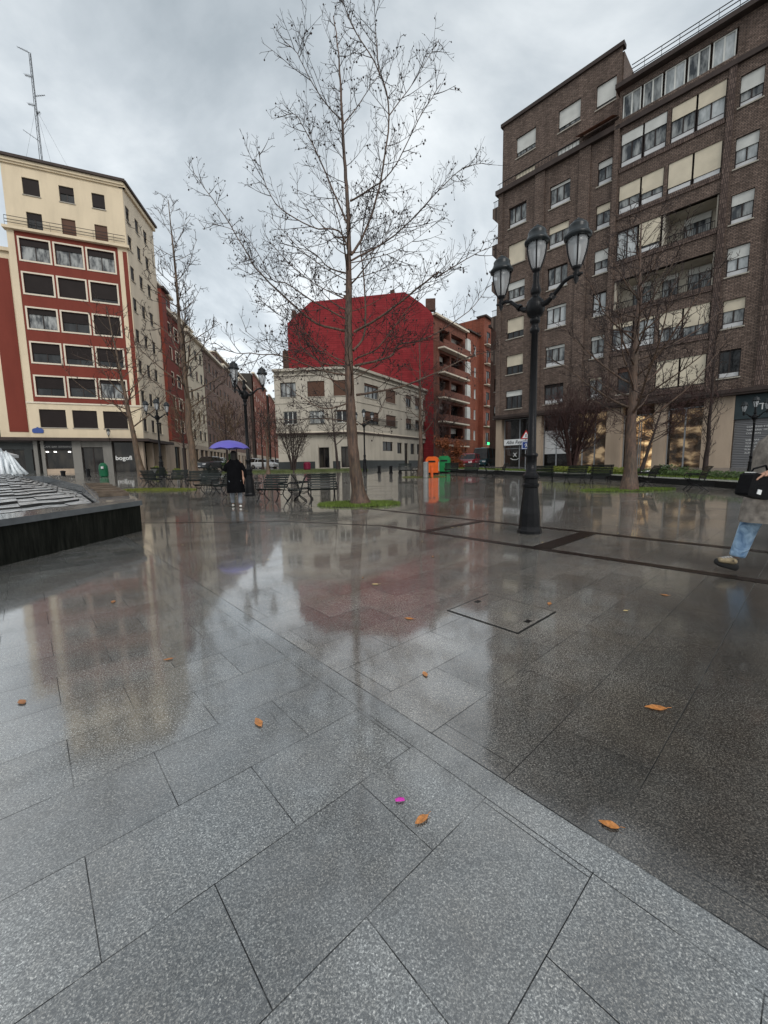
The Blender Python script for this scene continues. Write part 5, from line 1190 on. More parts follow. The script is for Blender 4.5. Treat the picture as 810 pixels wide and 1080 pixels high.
rg = random.Random(21)
bt = thing('bare_tree','tallest bare tree, straight brown trunk in a ring of grass at the centre','tree',(-.74,12.34,0))
def smooth_path(P, n):
    P = [Vector(p) for p in P]; out = []
    for i in range(len(P)-1):
        p0 = P[max(i-1,0)]; p1 = P[i]; p2 = P[i+1]; p3 = P[min(i+2,len(P)-1)]
        for s in range(n):
            t = s/n; out.append(.5*((2*p1)+(p2-p0)*t+(2*p0-5*p1+4*p2-p3)*t*t+(3*p1-p0-3*p2+p3)*t**3))
    out.append(P[-1]); return out
tp = smooth_path(LIMBS['trunk'], 5); H_ = 7.31
def tr(z): return .135*(1-z/9.0)+.055+.14*math.exp(-z/.22)*1.0+.03*math.exp(-z/.9)
mb = MB(); mb.tube(tp, [tr(max(p.z,0))*(1+.05*math.sin(p.z*9)) for p in tp], 14); 
for k in range(7):
    a = 2*math.pi*k/7+.3; mb.tube([(-.74+.10*math.cos(a),12.34+.10*math.sin(a),.45),(-.74+.22*math.cos(a),12.34+.22*math.sin(a),.12),(-.74+.36*math.cos(a),12.34+.36*math.sin(a),-.03)], [.05,.07,.05], 6)
mb.build('trunk', M['bark'], bt, smooth=True)
cfg = dict(dens=[4.3,5.8,5.6], len=[1.25,.55,.22], up=.08, wob=.10, rad=[.011,.0068,.0048], rmin=.0038, bud=.22)
mb = MB(); cr = MB()
for k, P in LIMBS.items():
    if k == 'trunk': continue
    pts = smooth_path(P, 4); L = sum((pts[i+1]-pts[i]).length for i in range(len(pts)-1))
    # small natural kinks
    pts = [p+Vector((rg.uniform(-.012,.012),rg.uniform(-.012,.012),rg.uniform(-.012,.012))) if 0 < i else p for i, p in enumerate(pts)]
    r0 = .070 if k == 'lead' else (.040 if k in ('L4','R1','R5','R3','R6','R4') else (.018 if k in ('ll','lr','R1b','R1c','R7') else .028))
    mb.tube(pts, [max(.008, r0*(1-.84*(i/(len(pts)-1))**.8)) for i in range(len(pts))], 7)
    twigs(cr, rg, pts, r0, L, 0, cfg, t0=.10)
for k in range(18):  # thin side limbs filling the crown left and right
    z = rg.uniform(3.0,8.6); a = rg.choice((0,math.pi))+rg.uniform(-.9,.9); L = rg.uniform(2.2,4.4)*(1.25-z/13)
    pts = curve_pts(rg, (-.95,12.34,z), (math.cos(a),math.sin(a),rg.uniform(.15,.6)), L, 12, .05, .06)
    mb.tube(pts, [max(.006,.015*(1-.7*i/12)) for i in range(13)], 5); twigs(cr, rg, pts, .020, L, 0, dict(cfg, dens=[2.6,4.5,6.0]), t0=.3)
for _ in range(9):  # shorter limbs all round, towards and away from the viewer
    z = rg.uniform(3.2,10.5); a = rg.choice((rg.uniform(.6,2.5), rg.uniform(3.8,5.6))); L = rg.uniform(1.6,3.6)*(1.15-z/16)
    p = (-.95, 12.34, z); pts = curve_pts(rg, p, (math.cos(a),math.sin(a),.35), L, 10, .07, .10)
    mb.tube(pts, [max(.007,.028*(1-.8*i/10)) for i in range(11)], 6); twigs(cr, rg, pts, .028, L, 0, dict(cfg, dens=[2.4,4.5,6.0]), t0=.35)
lb_ = mb.build('limbs', M['bark'], bt, smooth=True); cr.build('crown', M['twig'], bt)

def tree(label, x, y, h, r, crown0, spread, nl, mats, seed, cfg=None, lean=(0,0), upd=.5, name='bare_tree', group='bare trees round the square', profile=None, zb=None, k0=None, stems=1, lenf=1.0):
    rg = random.Random(seed); z0 = gz(x,y) if zb is None else zb
    t = thing(name, label, 'tree', (x,y,z0), group)
    c = dict(dens=[2.6,4.0], len=[.9,.4], up=.10, wob=.16, rad=[.018,.011], rmin=.009); c.update(cfg or {})
    mt = MB(); mc_ = MB()
    for sidx in range(stems):
        if stems == 1: top = Vector((x+lean[0], y+lean[1], z0+h)); base = Vector((x,y,z0-.05))
        else:
            a = 2*math.pi*sidx/stems+rg.uniform(-.3,.3); base = Vector((x+.12*math.cos(a),y+.12*math.sin(a),z0-.05)); q = rg.uniform(.35,.9)*spread; top = Vector((x+q*math.cos(a),y+q*math.sin(a),z0+h*rg.uniform(.75,1)))
        n_ = 14; pts = []
        for i in range(n_+1):
            f = i/n_; p = base.lerp(top, f); ff = f**1.5 if stems > 1 else f
            p.x = base.x+(top.x-base.x)*ff+rg.uniform(-.02,.02)*h*.15; p.y = base.y+(top.y-base.y)*ff+rg.uniform(-.02,.02)*h*.15; pts.append(p)
        mt.tube(pts, [max(.012, r*(1-.92*(i/n_)**.85)+(r*.5*math.exp(-i*1.6) if stems == 1 else 0)) for i in range(n_+1)], 9)
        for k in range(nl):
            f = crown0+(1-crown0)*(k+rg.random()*.8)/nl; i = min(int(f*n_),n_-1); p = pts[i].lerp(pts[i+1], f*n_-i)
            a = k*2.4+rg.uniform(-.4,.4); u = (f-crown0)/(1-crown0)
            L = spread*(profile(u) if profile else (1-u)**.7+.15)*rg.uniform(.7,1.1)*lenf
            if L < .2: continue
            q = curve_pts(rg, p, (math.cos(a),math.sin(a),upd*rg.uniform(.6,1.3)), L, 8, c['up'], c['wob']*.85)
            rb = max(.010, min(r*(1-.9*f)*.32, .011*L+.006)); mt.tube(q, [max(c['rmin'],rb*(1-.85*j/8)) for j in range(9)], 5, cap=False)
            twigs(mc_, rg, q, rb, L, 0, c)
    mt.build('trunk', M[mats[0]], t, smooth=True); mc_.build('crown', M[mats[1]], t); return t
tree('tall slim bare tree with a pale ochre trunk rising behind the left benches', -12.62,26.46,17.3,.25,.26,4.4,34,('bark_pale','twig'),5, lean=(-.3,0), cfg=dict(dens=[2.4,3.2,3.5],len=[1.1,.5,.25],rad=[.024,.015,.011],rmin=.010))
tree('bare tree with a pale leaning trunk in front of the red and cream block', -19.38,31.93,13.0,.25,.28,4.8,26,('bark_pale','twig'),6, lean=(-1.6,0), cfg=dict(dens=[2.2,3.2],len=[1.2,.5],rad=[.024,.015],rmin=.012))
tree('bare tree with a thick brown trunk in a grass patch before the brown block', 10.06,16.21,10.6,.25,.24,4.3,42,('bark','twig'),7, lean=(.25,.5), cfg=dict(dens=[3.2,4.2,4.5],len=[1.0,.45,.22],rad=[.018,.011,.008],rmin=.007), upd=.45)
tree('slim bare tree beside the orange container in the middle distance', 2.72,28.9,9.6,.20,.30,2.7,22,('bark','twig'),8, cfg=dict(dens=[2.6,3.4],len=[.8,.4],rad=[.018,.012],rmin=.010))
tree('narrow cone-shaped bare tree before the sandy pillar near the roller shutter', 17.7,21.8,8.6,.13,.06,1.9,46,('twig','twig'),9, upd=1.5, profile=lambda u: (.55+.9*u if u < .35 else .9*(1-u)+.15), cfg=dict(dens=[3,3.5],len=[.7,.3],up=.13,rad=[.014,.009],rmin=.008), name='young_tree')
tree('dense multi-stemmed bare bush tree right of the tall lamp post', 12.7,26.8,6.2,.10,.22,3.0,15,('twig_red','twig_red'),10, stems=9, upd=.8, cfg=dict(dens=[4.0,5.0],len=[.9,.45],rad=[.016,.010],rmin=.008), name='bare_shrub')
tree('low spreading dark tree with a curved stem behind the right tree', 13.9,21.6,4.6,.12,.42,3.6,26,('twig','twig_red'),11, lean=(1.4,.2), upd=.25, cfg=dict(dens=[4.2,5.0,4],len=[.9,.45,.2],rad=[.016,.010,.008],rmin=.007), lenf=1.1)
tree('leafless shrub tree in front of the left windows of the grey cream building', -8.4,37.2,5.6,.09,.22,2.4,12,('twig','twig'),12, stems=6, upd=.9, cfg=dict(dens=[3.2,4.0],len=[.9,.4],rad=[.018,.012],rmin=.010), name='bare_shrub')
tree('dark forked tree by the grey cream building, just left of the big trunk', -4.3,38.2,6.8,.16,.35,3.0,20,('twig','twig'),13, lean=(-.6,0), upd=.6, cfg=dict(dens=[2.8,3.6],len=[1,.45],rad=[.02,.012],rmin=.011))
tree('small bare tree with a whitish trunk near the grey cream building left corner', -9.97,34.45,5.0,.16,.45,2.6,18,('bark_pale','twig'),14, upd=.7, cfg=dict(dens=[3,3.6],len=[.9,.4],rad=[.02,.012],rmin=.011))
def roundp(u): return .55+.8*math.sin(u*3.0)*.6
for (x,y,h,sp,mt,lb,sd) in ((-17.2,44,6.2,3.2,'twig_red','reddish bare street tree beyond the lamp post, left of the street mouth',31),(-14.2,47,6.4,3.4,'twig_red','round reddish street tree at the right side of the street mouth',32),
      (-20.5,56,7,3.4,'twig_red','reddish street tree halfway along the brown brick row',33),(-17.8,66,7,3.4,'twig_red','farther reddish street tree on the right side of the street',34),(-24.5,74,7.5,3.4,'twig_red','farthest reddish street tree, towards the end of the brick row',35),
      (-16.4,33.0,5.2,2.6,'twig_pale','small tree with ochre twigs behind the left benches, right of the lamp post',36),(-18.0,38.0,5.6,3.0,'twig_pale','spreading ochre-twigged tree before the cream shopfronts on the left',37),(-14.2,36.5,5.2,2.8,'twig_pale','ochre-twigged tree behind the tall slim left tree',38),
      (4.9,38.0,6.2,3.0,'twig_red','reddish bare street tree behind the green container',39),(6.6,44.0,6.4,3.2,'twig_red','reddish bare street tree behind the red car',40)):
    tree(lb,x,y,h,.13,.38,sp,20,('twig',mt),sd,upd=.7,profile=roundp,cfg=dict(dens=[3.0,3.4],len=[.9,.4],rad=[.022,.015],rmin=.013),group='small street trees')
# hedge-like bush with rusty leaves near the container, green bushes
def bush(label, x, y, z, rx, ry, rz_, n, mat, seed, s=.07, name='leafy_bush', stems=8, mat2=None):
    rg = random.Random(seed); t = thing(name, label, 'bush', (x,y,z)); mb = MB()
    for k in range(stems):
        a = rg.uniform(0,6.28); mb.tube([(x,y,z-.05),(x+rx*.3*math.cos(a),y+ry*.3*math.sin(a),z+rz_*.8),(x+rx*.7*math.cos(a),y+ry*.7*math.sin(a),z+rz_*1.5)], [.02,.014,.008], 4)
    mb.build('stems', M['twig'], t)
    def leaves(nn, mt, nm):
        m_ = MB(); cl = [(Vector((rg.gauss(0,.45)*rx, rg.gauss(0,.45)*ry, rz_*(1+rg.uniform(-.8,.9)))), rg.uniform(.2,.45)) for _ in range(max(5,int(n/130)))]
        for _ in range(nn):
            c, q = rg.choice(cl); p = Vector((x,y,z))+c+Vector((rg.gauss(0,q*rx*.5),rg.gauss(0,q*ry*.5),rg.gauss(0,q*rz_*.5)))
            if p.z < z+.02: p.z = z+rg.uniform(.03,.3)
            a = Vector((rg.uniform(-1,1),rg.uniform(-1,1),rg.uniform(-1,1))).normalized()*s*rg.uniform(.6,1.3); b_ = a.orthogonal().normalized()*a.length*.55
            m_.quad(tuple(p-a),tuple(p-b_),tuple(p+a),tuple(p+b_))
        m_.build(nm, mt, t)
    leaves(n, mat, 'foliage')
    if mat2: leaves(n//6, mat2, 'blossoms')
    return t
M['rust_leaf'] = simple('rusty leaves', (.16,.05,.02), .6, var=.6, scale=3)
bush('rust-brown leafy bush behind the orange and green containers', 5.9,35.0,.9,1.1,.9,1.2,2600,M['rust_leaf'],51,.09)
bush('low green bush with white flowers behind the right benches', 14.7,20.9,.42,1.0,.5,.28,1100,M['leaf_green'],52,.055,mat2=M['panel_white'])
bush('dark green clipped shrub left of the street mouth', -15.6,40.5,1.0,.7,.7,.8,1500,M['leaf_green'],53,.08)
bush('dark green shrub beside the dark shop window of the left block', -19.2,34.5,.8,.9,.6,.3,1000,M['grass_yellow'],54,.07)

# ================================================================== vehicles
def car(label, loc, rz, col, van=False, L=4.2, group='parked vehicles', s=1):
    t = local('parked_van' if van else 'parked_car', label, 'van' if van else 'car', loc, rz, group)
    pm = simple('car paint', col, .2, .1, var=.03, coat=.6); Hh = 1.95 if van else 1.45; w = .88
    st = [(-L/2,.35,.62,.70),(-L/2+.12,.24,.78,.80),(-L/2+.9,.20,.92,.87),(-L/2+1.6,.20,.97,.88),(L/2-.9,.20,.98,.88),(L/2-.15,.24,.92,.82),(L/2,.38,.80,.74)]
    mb = MB(); P = []; F = []
    for x, zb_, zt, hw in st: P += [(x,-hw*.92,zb_),(x,-hw,zb_+.2),(x,-hw,zt-.12),(x,-hw*.9,zt),(x,hw*.9,zt),(x,hw,zt-.12),(x,hw,zb_+.2),(x,hw*.92,zb_)]
    for i in range(len(st)-1):
        for j in range(8): F.append((i*8+j,i*8+(j+1)%8,(i+1)*8+(j+1)%8,(i+1)*8+j))
    F += [tuple(range(8)),tuple(range((len(st)-1)*8,len(st)*8))]; mb.cells(P,F); mb.build('body', pm, t, smooth=False)
    x0, x1, x2, x3 = (-L/2+.7,-L/2+1.2,L/2-.25,L/2-.08) if van else (-L/2+1.05,-L/2+1.75,L/2-.95,L/2-.35)
    P = [(x0,-w*.84,.9),(x1,-w*.70,Hh-.05),(x2,-w*.70,Hh-.05),(x3,-w*.84,.92)]; P += [(a,-b_,c) for a,b_,c in P]
    mb = MB(); mb.cells(P,[(0,1,2,3),(4,5,6,7),(0,1,5,4),(1,2,6,5),(2,3,7,6)]); mb.build('windows', M['glass_shop'], t)
    mb = MB(); mb.cells([(x1-.02,-w*.72,Hh-.06),(x2+.02,-w*.72,Hh-.06),(x2+.02,w*.72,Hh-.06),(x1-.02,w*.72,Hh-.06),(x1+.1,-w*.62,Hh),(x2-.1,-w*.62,Hh),(x2-.1,w*.62,Hh),(x1+.1,w*.62,Hh)],[(0,1,5,4),(1,2,6,5),(2,3,7,6),(3,0,4,7),(4,5,6,7)]); mb.build('roof', pm, t)
    mb = MB()
    for sx_ in (-1,1):
        for f in ((x0+x1)/2+.5,(x1+x2)/2+.2,x2-.05): mb.tube([(f,sx_*w*.86,.92),(f,sx_*w*.71,Hh-.06)],.035,4)
    mb.build('pillars', pm, t)
    for sx_ in (-1,1):
        for x in (-L/2+.82, L/2-.78):
            wb = MB(); Mx = Matrix.Translation((x,sx_*.80,.31)) @ Matrix.Rotation(math.pi/2,4,'X'); wb.lathe([(.2,-.10),(.30,-.10),(.31,-.06),(.31,.06),(.30,.10),(.2,.10)], (0,0,0), 16, Mx); wh = wb.build('wheel', M['rubber'], t)
            wb = MB(); wb.lathe([(.02,-.105),(.19,-.10),(.2,-.08),(.2,.08),(.19,.10),(.02,.105)], (0,0,0), 10, Mx); wb.build('rim', M['steel'], wh)
    for sx_ in (-1,1):
        mb = MB(); mb.box(-L/2-.005,-L/2+.12,sx_*.62-.14,sx_*.62+.14,.58,.70); mb.build('headlight', M['panel_white'], t)
        mb = MB(); mb.box(L/2-.13,L/2+.01,sx_*.66-.1,sx_*.66+.1,.66,.84); mb.build('tail_light', M['sign_red'], t)
    mb = MB(); mb.box(L/2-.02,L/2+.02,-.26,.26,.48,.58); mb.box(-L/2-.02,-L/2+.02,-.26,.26,.38,.48); mb.build('number_plate', M['panel_white'], t)
    return t
car('white car behind the person with the purple umbrella, left of that person', (-19.6,47.5,1.0), R(100), (.72,.74,.75))
car('white van up the street between the umbrella and the second lamp post', (-24.6,76,1.0), R(95), (.74,.75,.76), van=True, L=5)
car('white hatchback parked side-on right of the second lamp post', (-17.6,59,1.0), R(160), (.70,.72,.73))
car('second white van parked at the end of the side street', (-23.6,88,1.0), R(60), (.74,.75,.76), van=True, L=5.2)
car('dark red car seen from behind, right of the rusty bush', (8.15,37.6,.72), R(62), (.20,.008,.02))
car('dark teal van beside the red car, under the pharmacy crosses', (10.0,39.5,.78), R(60), (.015,.06,.07), van=True, L=4.6)
car('dark car in front of the shopfronts on the left, behind the ochre-twigged trees', (-18.6,42.5,1.0), R(85), (.05,.055,.06))

# ================================================================== people
def skin(name, V, E_, mat, parent, lv=2, root=0):
    me = bpy.data.meshes.new(name); me.from_pydata([v[:3] for v in V], E_, []); o = bpy.data.objects.new(name, me); COL.objects.link(o)
    o.modifiers.new('skin','SKIN'); 
    sv = me.skin_vertices[0].data
    for i, v in enumerate(V): sv[i].radius = (v[3], v[4] if len(v) > 4 else v[3]); sv[i].use_root = (i == root)
    sb = o.modifiers.new('sub','SUBSURF'); sb.levels = lv; sb.render_levels = lv
    dg = bpy.context.evaluated_depsgraph_get(); m2 = bpy.data.meshes.new_from_object(o.evaluated_get(dg)); o.modifiers.clear(); o.data = m2
    m2.materials.clear(); m2.materials.append(mat); m2.polygons.foreach_set('use_smooth',[True]*len(m2.polygons))
    if parent is not None: o.parent = parent
    return o
def chain(n, start=0): return [(i,i+1) for i in range(start,start+n-1)]
def coat(name, rings, mat, parent, seed=1, folds=.012):
    rg = random.Random(seed); K_ = 28; mb = MB(); ph = rg.uniform(0,6)
    for i, (cx_, cy_, z, rx, ry) in enumerate(rings):
        fd = folds*(1-i/len(rings))
        for j in range(K_):
            t = 2*math.pi*j/K_; q = 1+fd/rx*(math.sin(5*t+ph)+.6*math.sin(9*t+1.7*ph))+rg.uniform(-.006,.006)/rx
            mb.v.append((cx_+rx*q*math.cos(t), cy_+ry*q*math.sin(t), z))
    for i in range(len(rings)-1):
        for j in range(K_): mb.f.append((i*K_+j,i*K_+(j+1)%K_,(i+1)*K_+(j+1)%K_,(i+1)*K_+j)); mb.uv.append(((0,0),)*4)
    mb.f.append(tuple(range((len(rings)-1)*K_,len(rings)*K_))); mb.uv.append(tuple((0,0) for _ in range(K_)))
    return mb.build(name, mat, parent, smooth=True)
M['skin'] = simple('skin', (.42,.24,.17), .5, var=.06)
def hand(V, E_, at_, d, side):
    """palm and five fingers grown from vertex at_, along d"""
    p = Vector(V[at_][:3]); d = Vector(d).normalized(); s = Vector(side).normalized(); k = len(V)
    V.append((*(p+d*.045),.026,.017)); E_.append((at_,k))
    for f,(o_,l) in enumerate(((-.028,.062),(-.010,.074),(.010,.070),(.027,.055))):
        b_ = p+d*.075+s*o_; m_ = b_+d*l*.5+Vector((0,0,-.006)); e = b_+d*l*.85+Vector((0,0,-.02))-s*.004; n0 = len(V); V += [(*b_,.010),(*m_,.0085),(*e,.007)]; E_ += [(k,n0),(n0,n0+1),(n0+1,n0+2)]
    n0 = len(V); V += [(*(p+d*.03-s*.038),.010),(*(p+d*.065-s*.052),.008)]; E_ += [(at_,n0),(n0,n0+1)]
# ---- person with the umbrella: seen from behind, walking away to the left
pu = local('person','person in a long black coat and grey jeans walking away under a purple umbrella','person',(-4.47,11.95,0),R(18))
V = [(0,0,.93,.13,.10),(0,0,1.10,.12,.09),(0,.01,1.28,.15,.10),(0,.01,1.40,.11,.08),(0,.02,1.47,.055),(0,.03,1.54,.075),(0,.035,1.62,.085),(0,.03,1.69,.06)]
E_ = chain(8)
k = len(V); V += [(.09,0,.86,.085),(.11,.10,.48,.055),(.11,.02,.10,.036)]; E_ += [(0,k),(k,k+1),(k+1,k+2)]
k = len(V); V += [(-.09,0,.86,.085),(-.10,.10,.50,.055),(-.11,.30,.09,.036)]; E_ += [(0,k),(k,k+1),(k+1,k+2)]
k = len(V); V += [(-.17,.01,1.37,.05),(-.24,.03,1.12,.042),(-.15,.24,1.20,.032)]; E_ += [(3,k),(k,k+1),(k+1,k+2)]; hand(V,E_,k+2,(.1,.5,.6),(1,0,0))
k = len(V); V += [(.17,.01,1.37,.05),(.25,-.05,1.10,.042),(.24,-.06,.86,.032)]; E_ += [(3,k),(k,k+1),(k+1,k+2)]; hand(V,E_,k+2,(0,.05,-1),(0,1,0))
skin('body', V, E_, M['skin'], pu)
M['black_coat'] = simple('black quilted coat', (.004,.004,.005), .8, var=.3, scale=9, bump=.5, bscale=14, spec=.06)
ct_ = coat('coat', [(0,.0,.46,.255,.20),(0,0,.60,.25,.195),(0,0,.80,.24,.185),(0,0,.98,.225,.17),(0,0,1.15,.22,.16),(0,.01,1.30,.225,.15),(0,.01,1.38,.20,.135),(0,.015,1.43,.14,.11),(0,.02,1.49,.08,.08)], M['black_coat'], pu, 3)
V = [(-.16,.01,1.36,.085),(-.27,.03,1.12,.075),(-.17,.21,1.19,.058)]; skin('sleeve', V, chain(3), M['black_coat'], ct_)
V = [(.16,.01,1.36,.085),(.285,-.03,1.10,.075),(.275,-.04,.88,.060)]; skin('sleeve', V, chain(3), M['black_coat'], ct_)
skin('hair', [(0,-.05,1.28,.06),(0,-.045,1.42,.085,.05),(0,-.01,1.56,.095),(0,.01,1.66,.105),(0,.01,1.72,.06)], chain(5), simple('dark hair',(.012,.009,.008),.45,var=.3), pu)
M['jeans_grey'] = simple('grey jeans', (.22,.24,.27), .8, var=.3, scale=12)
V = [(0,0,.80,.15,.12),(.095,0,.74,.105),(.115,.10,.48,.078),(.115,.03,.16,.062),(.115,.02,.11,.060),(-.095,0,.74,.105),(-.105,.10,.50,.078),(-.115,.26,.18,.062),(-.115,.29,.12,.058)]
skin('trousers', V, [(0,1),(1,2),(2,3),(3,4),(0,5),(5,6),(6,7),(7,8)], M['jeans_grey'], pu)
M['shoe_white'] = simple('white trainers', (.68,.67,.63), .5, var=.1)
for (x,y,z,tl) in ((.115,.0,.045,0),(-.115,.30,.05,-.02)):
    skin('shoe', [(x,y-.05,z+.005,.040,.036),(x,y+.05,z,.044,.034),(x,y+.15,z-.008+tl*0,.040,.026),(x,y+.20,z-.012,.028,.020)], chain(4), M['shoe_white'], pu)
um = local('umbrella','open purple-blue umbrella held above the person in black','umbrella',(-4.62,12.05,0),R(18))
m_umb = simple('violet blue umbrella cloth', (.12,.105,.42), .5, var=.12, scale=2)
mb = MB(); R_ = .62; nseg = 8; rings = [(.02,2.03),(.2,2.005),(.38,1.95),(.52,1.87),(.62,1.765)]
n0 = 0
for r_, z in rings:
    for j in range(nseg*4):
        a = 2*math.pi*j/(nseg*4); q = abs(((j/4.0) % 1)-.5)*2; rr_ = r_*(1-.055*(1-q)*r_/R_); mb.v.append((rr_*math.cos(a), rr_*math.sin(a), z+.035*(1-q)*(r_/R_)**2))
KK = nseg*4
for i in range(len(rings)-1):
    for j in range(KK): mb.f.append((i*KK+j,i*KK+(j+1)%KK,(i+1)*KK+(j+1)%KK,(i+1)*KK+j)); mb.uv.append(((0,0),)*4)
mb.build('canopy', m_umb, um, smooth=True); um.scale = (.95,.95,1)
mb = MB(); mb.tube([(0,0,1.12),(0,0,2.09)], .007, 6); mb.tube([(0,0,1.12),(0,0,1.24)], .014, 6); mb.build('shaft', M['iron'], um)
mb = MB()
for k in range(8):
    a = 2*math.pi*k/8; mb.tube([(0,0,2.02),(.38*math.cos(a),.38*math.sin(a),1.94),(.615*math.cos(a),.615*math.sin(a),1.765)], .004, 4); mb.tube([(0,0,1.72),(.33*math.cos(a),.33*math.sin(a),1.95)], .003, 4)
mb.build('ribs', M['steel'], um)
# ---- man at the right edge, striding left with a black bag (local -X is his front)
pm_ = local('person','person in a grey-brown coat and light blue jeans striding left at the right edge','person',(3.99,4.02,0),R(0))
V = [(0,0,.90,.12,.12),(0,0,1.05,.12,.11),(.02,0,1.25,.11,.13),(.0,0,1.36,.08,.08),(.02,0,1.45,.052),(.05,0,1.52,.07),(.055,0,1.60,.085),(.06,0,1.68,.055)]
E_ = chain(8)
k = len(V); V += [(0,.09,.86,.085),(-.14,.10,.50,.056),(-.25,.10,.15,.036)]; E_ += [(0,k),(k,k+1),(k+1,k+2)]
k = len(V); V += [(0,-.09,.86,.085),(.10,-.10,.48,.056),(.42,-.10,.18,.036)]; E_ += [(0,k),(k,k+1),(k+1,k+2)]
k = len(V); V += [(0,-.15,1.33,.045),(-.11,-.26,1.14,.038),(-.30,-.20,1.06,.030)]; E_ += [(3,k),(k,k+1),(k+1,k+2)]; hand(V,E_,k+2,(-1,0,-.35),(0,1,0))
k = len(V); V += [(0,.15,1.33,.045),(.10,.25,1.08,.038),(.05,.25,.84,.030)]; E_ += [(3,k),(k,k+1),(k+1,k+2)]; hand(V,E_,k+2,(-.1,0,-1),(1,0,0))
V += [(-.035,0,1.59,.014)]; E_.append((6,len(V)-1))  # nose
skin('body', V, E_, M['skin'], pm_)
M['sleeve_black'] = simple('glossy black sleeve', (.012,.012,.013), .22, var=.3, scale=9, bump=.5, bscale=10, coat=.5)
M['coat_taupe'] = simple('grey brown coat', (.21,.185,.16), .8, var=.45, scale=14, bump=.5, bscale=12)
ct2 = coat('coat', [(-.06,0,.56,.235,.21),(-.05,0,.68,.23,.21),(-.03,0,.82,.22,.205),(-.01,0,.97,.19,.20),(0,0,1.12,.18,.205),(.01,0,1.28,.17,.22),(.0,0,1.38,.14,.17),(.01,0,1.44,.10,.11),(.02,0,1.50,.075,.08)], M['coat_taupe'], pm_, 6)
V = [(0,-.17,1.35,.085),(-.12,-.28,1.15,.070),(-.29,-.20,1.065,.052)]; skin('sleeve', V, chain(3), M['sleeve_black'], ct2)
V = [(0,.17,1.35,.085),(.11,.27,1.08,.072),(.06,.26,.88,.055)]; skin('sleeve', V, chain(3), M['coat_taupe'], ct2)
skin('hair', [(.11,0,1.54,.07),(.10,0,1.62,.09),(.07,0,1.69,.085),(.0,0,1.71,.045)], chain(4), simple('short dark hair',(.02,.014,.01),.5,var=.3), pm_)
m, nt, b = newmat('light blue denim'); tc = N(nt,'ShaderNodeTexCoord'); n1 = N(nt,'ShaderNodeTexNoise',Scale=9.0,Detail=6.0,Distortion=.8); nt.links.new(tc.outputs['Object'],n1.inputs['Vector'])
nt.links.new(ramp(nt,n1.outputs['Fac'],[(.35,(.09,.17,.29)),(.6,(.34,.48,.62))]).outputs['Color'],b.inputs['Base Color']); b.inputs['Roughness'].default_value=.8
bp = N(nt,'ShaderNodeBump',Strength=1.0,Distance=.05); nt.links.new(n1.outputs['Fac'],bp.inputs['Height']); nt.links.new(bp.outputs[0],b.inputs['Normal']); M['denim']=m
V = [(0,0,.84,.14,.14),(-.03,.085,.76,.11),(-.14,.10,.50,.088),(-.19,.10,.33,.080),(-.235,.10,.19,.074),(-.24,.10,.165,.072),(.0,-.085,.76,.11),(.11,-.10,.48,.088),(.34,-.10,.26,.074),(.40,-.10,.20,.068)]
skin('jeans', V, [(0,1),(1,2),(2,3),(3,4),(4,5),(0,6),(6,7),(7,8),(8,9)], M['denim'], pm_)
M['shoe_tan'] = simple('tan and khaki trainer', (.20,.16,.10), .6, var=.9, scale=22)
def trainer(ax_, ay_, az_, pitch):
    ca, sa = math.cos(pitch), math.sin(pitch)
    def T_(f, u): return (ax_-f*ca-u*sa*0, ay_, az_+f*sa+u)
    s_ = skin('shoe', [(*T_(-.03,.035),.044,.040),(*T_(.05,.035),.045,.042),(*T_(.13,.012),.042,.034),(*T_(.20,.0),.034,.026)], chain(4), M['shoe_tan'], pm_)
    so = skin('sole', [(*T_(-.06,-.022),.020,.044),(*T_(.05,-.022),.018,.044),(*T_(.14,-.022),.018,.046),(*T_(.225,-.014),.014,.032)], chain(4), M['rubber'], s_)
    lc = MB()
    for k in range(4): p = T_(.05+.03*k,.078-.012*k); lc.tube([(p[0],p[1]-.025,p[2]-.008),(p[0],p[1],p[2]),(p[0],p[1]+.025,p[2]-.008)],.005,4)
    lc.build('laces', M['panel_white'], s_)
trainer(-.265,.10,.085,.30); trainer(.46,-.10,.13,-.6)
# the bag
bg = local('shoulder_bag','black boxy bag with a small white label carried by the person at the right edge','bag',(3.60,3.86,.83),R(8))
m_bag = simple('black nylon bag', (.005,.005,.006), .6, var=.3, scale=12, bump=.3, bscale=30, spec=.1)
mb = MB(); prof = [(-.14,.02),(-.125,.0),(.125,.0),(.14,.02),(.138,.21),(.11,.245),(-.10,.25),(-.135,.22)]; nn = len(prof)
Mr = Matrix.Rotation(R(14),4,'Y')
P = [tuple(Mr @ Vector((x,-.07,z))) for x,z in prof]+[tuple(Mr @ Vector((x,.07,z))) for x,z in prof]
mb.cells(P,[tuple(range(nn)),tuple(range(nn,2*nn))]+[(i,(i+1)%nn,nn+(i+1)%nn,nn+i) for i in range(nn)]); mb.build('body', m_bag, bg)
mb = MB(); mb.box(-.035,.015,-.078,-.072,.035,.085,Mr); mb.build('label_patch', M['white_paint'], bg)
mb = MB(); mb.box(-.11,.11,-.05,.05,.246,.256,Mr); mb.build('zip_panel', M['steel'], bg)
mb = MB(); mb.tube([tuple(Mr @ Vector((-.10,0,.23))),(-.02,-.02,.31),(.10,-.04,.34),(.16,-.03,.24)], .011, 5); mb.build('handle', m_bag, bg); bg.scale = (.9,.9,.9)

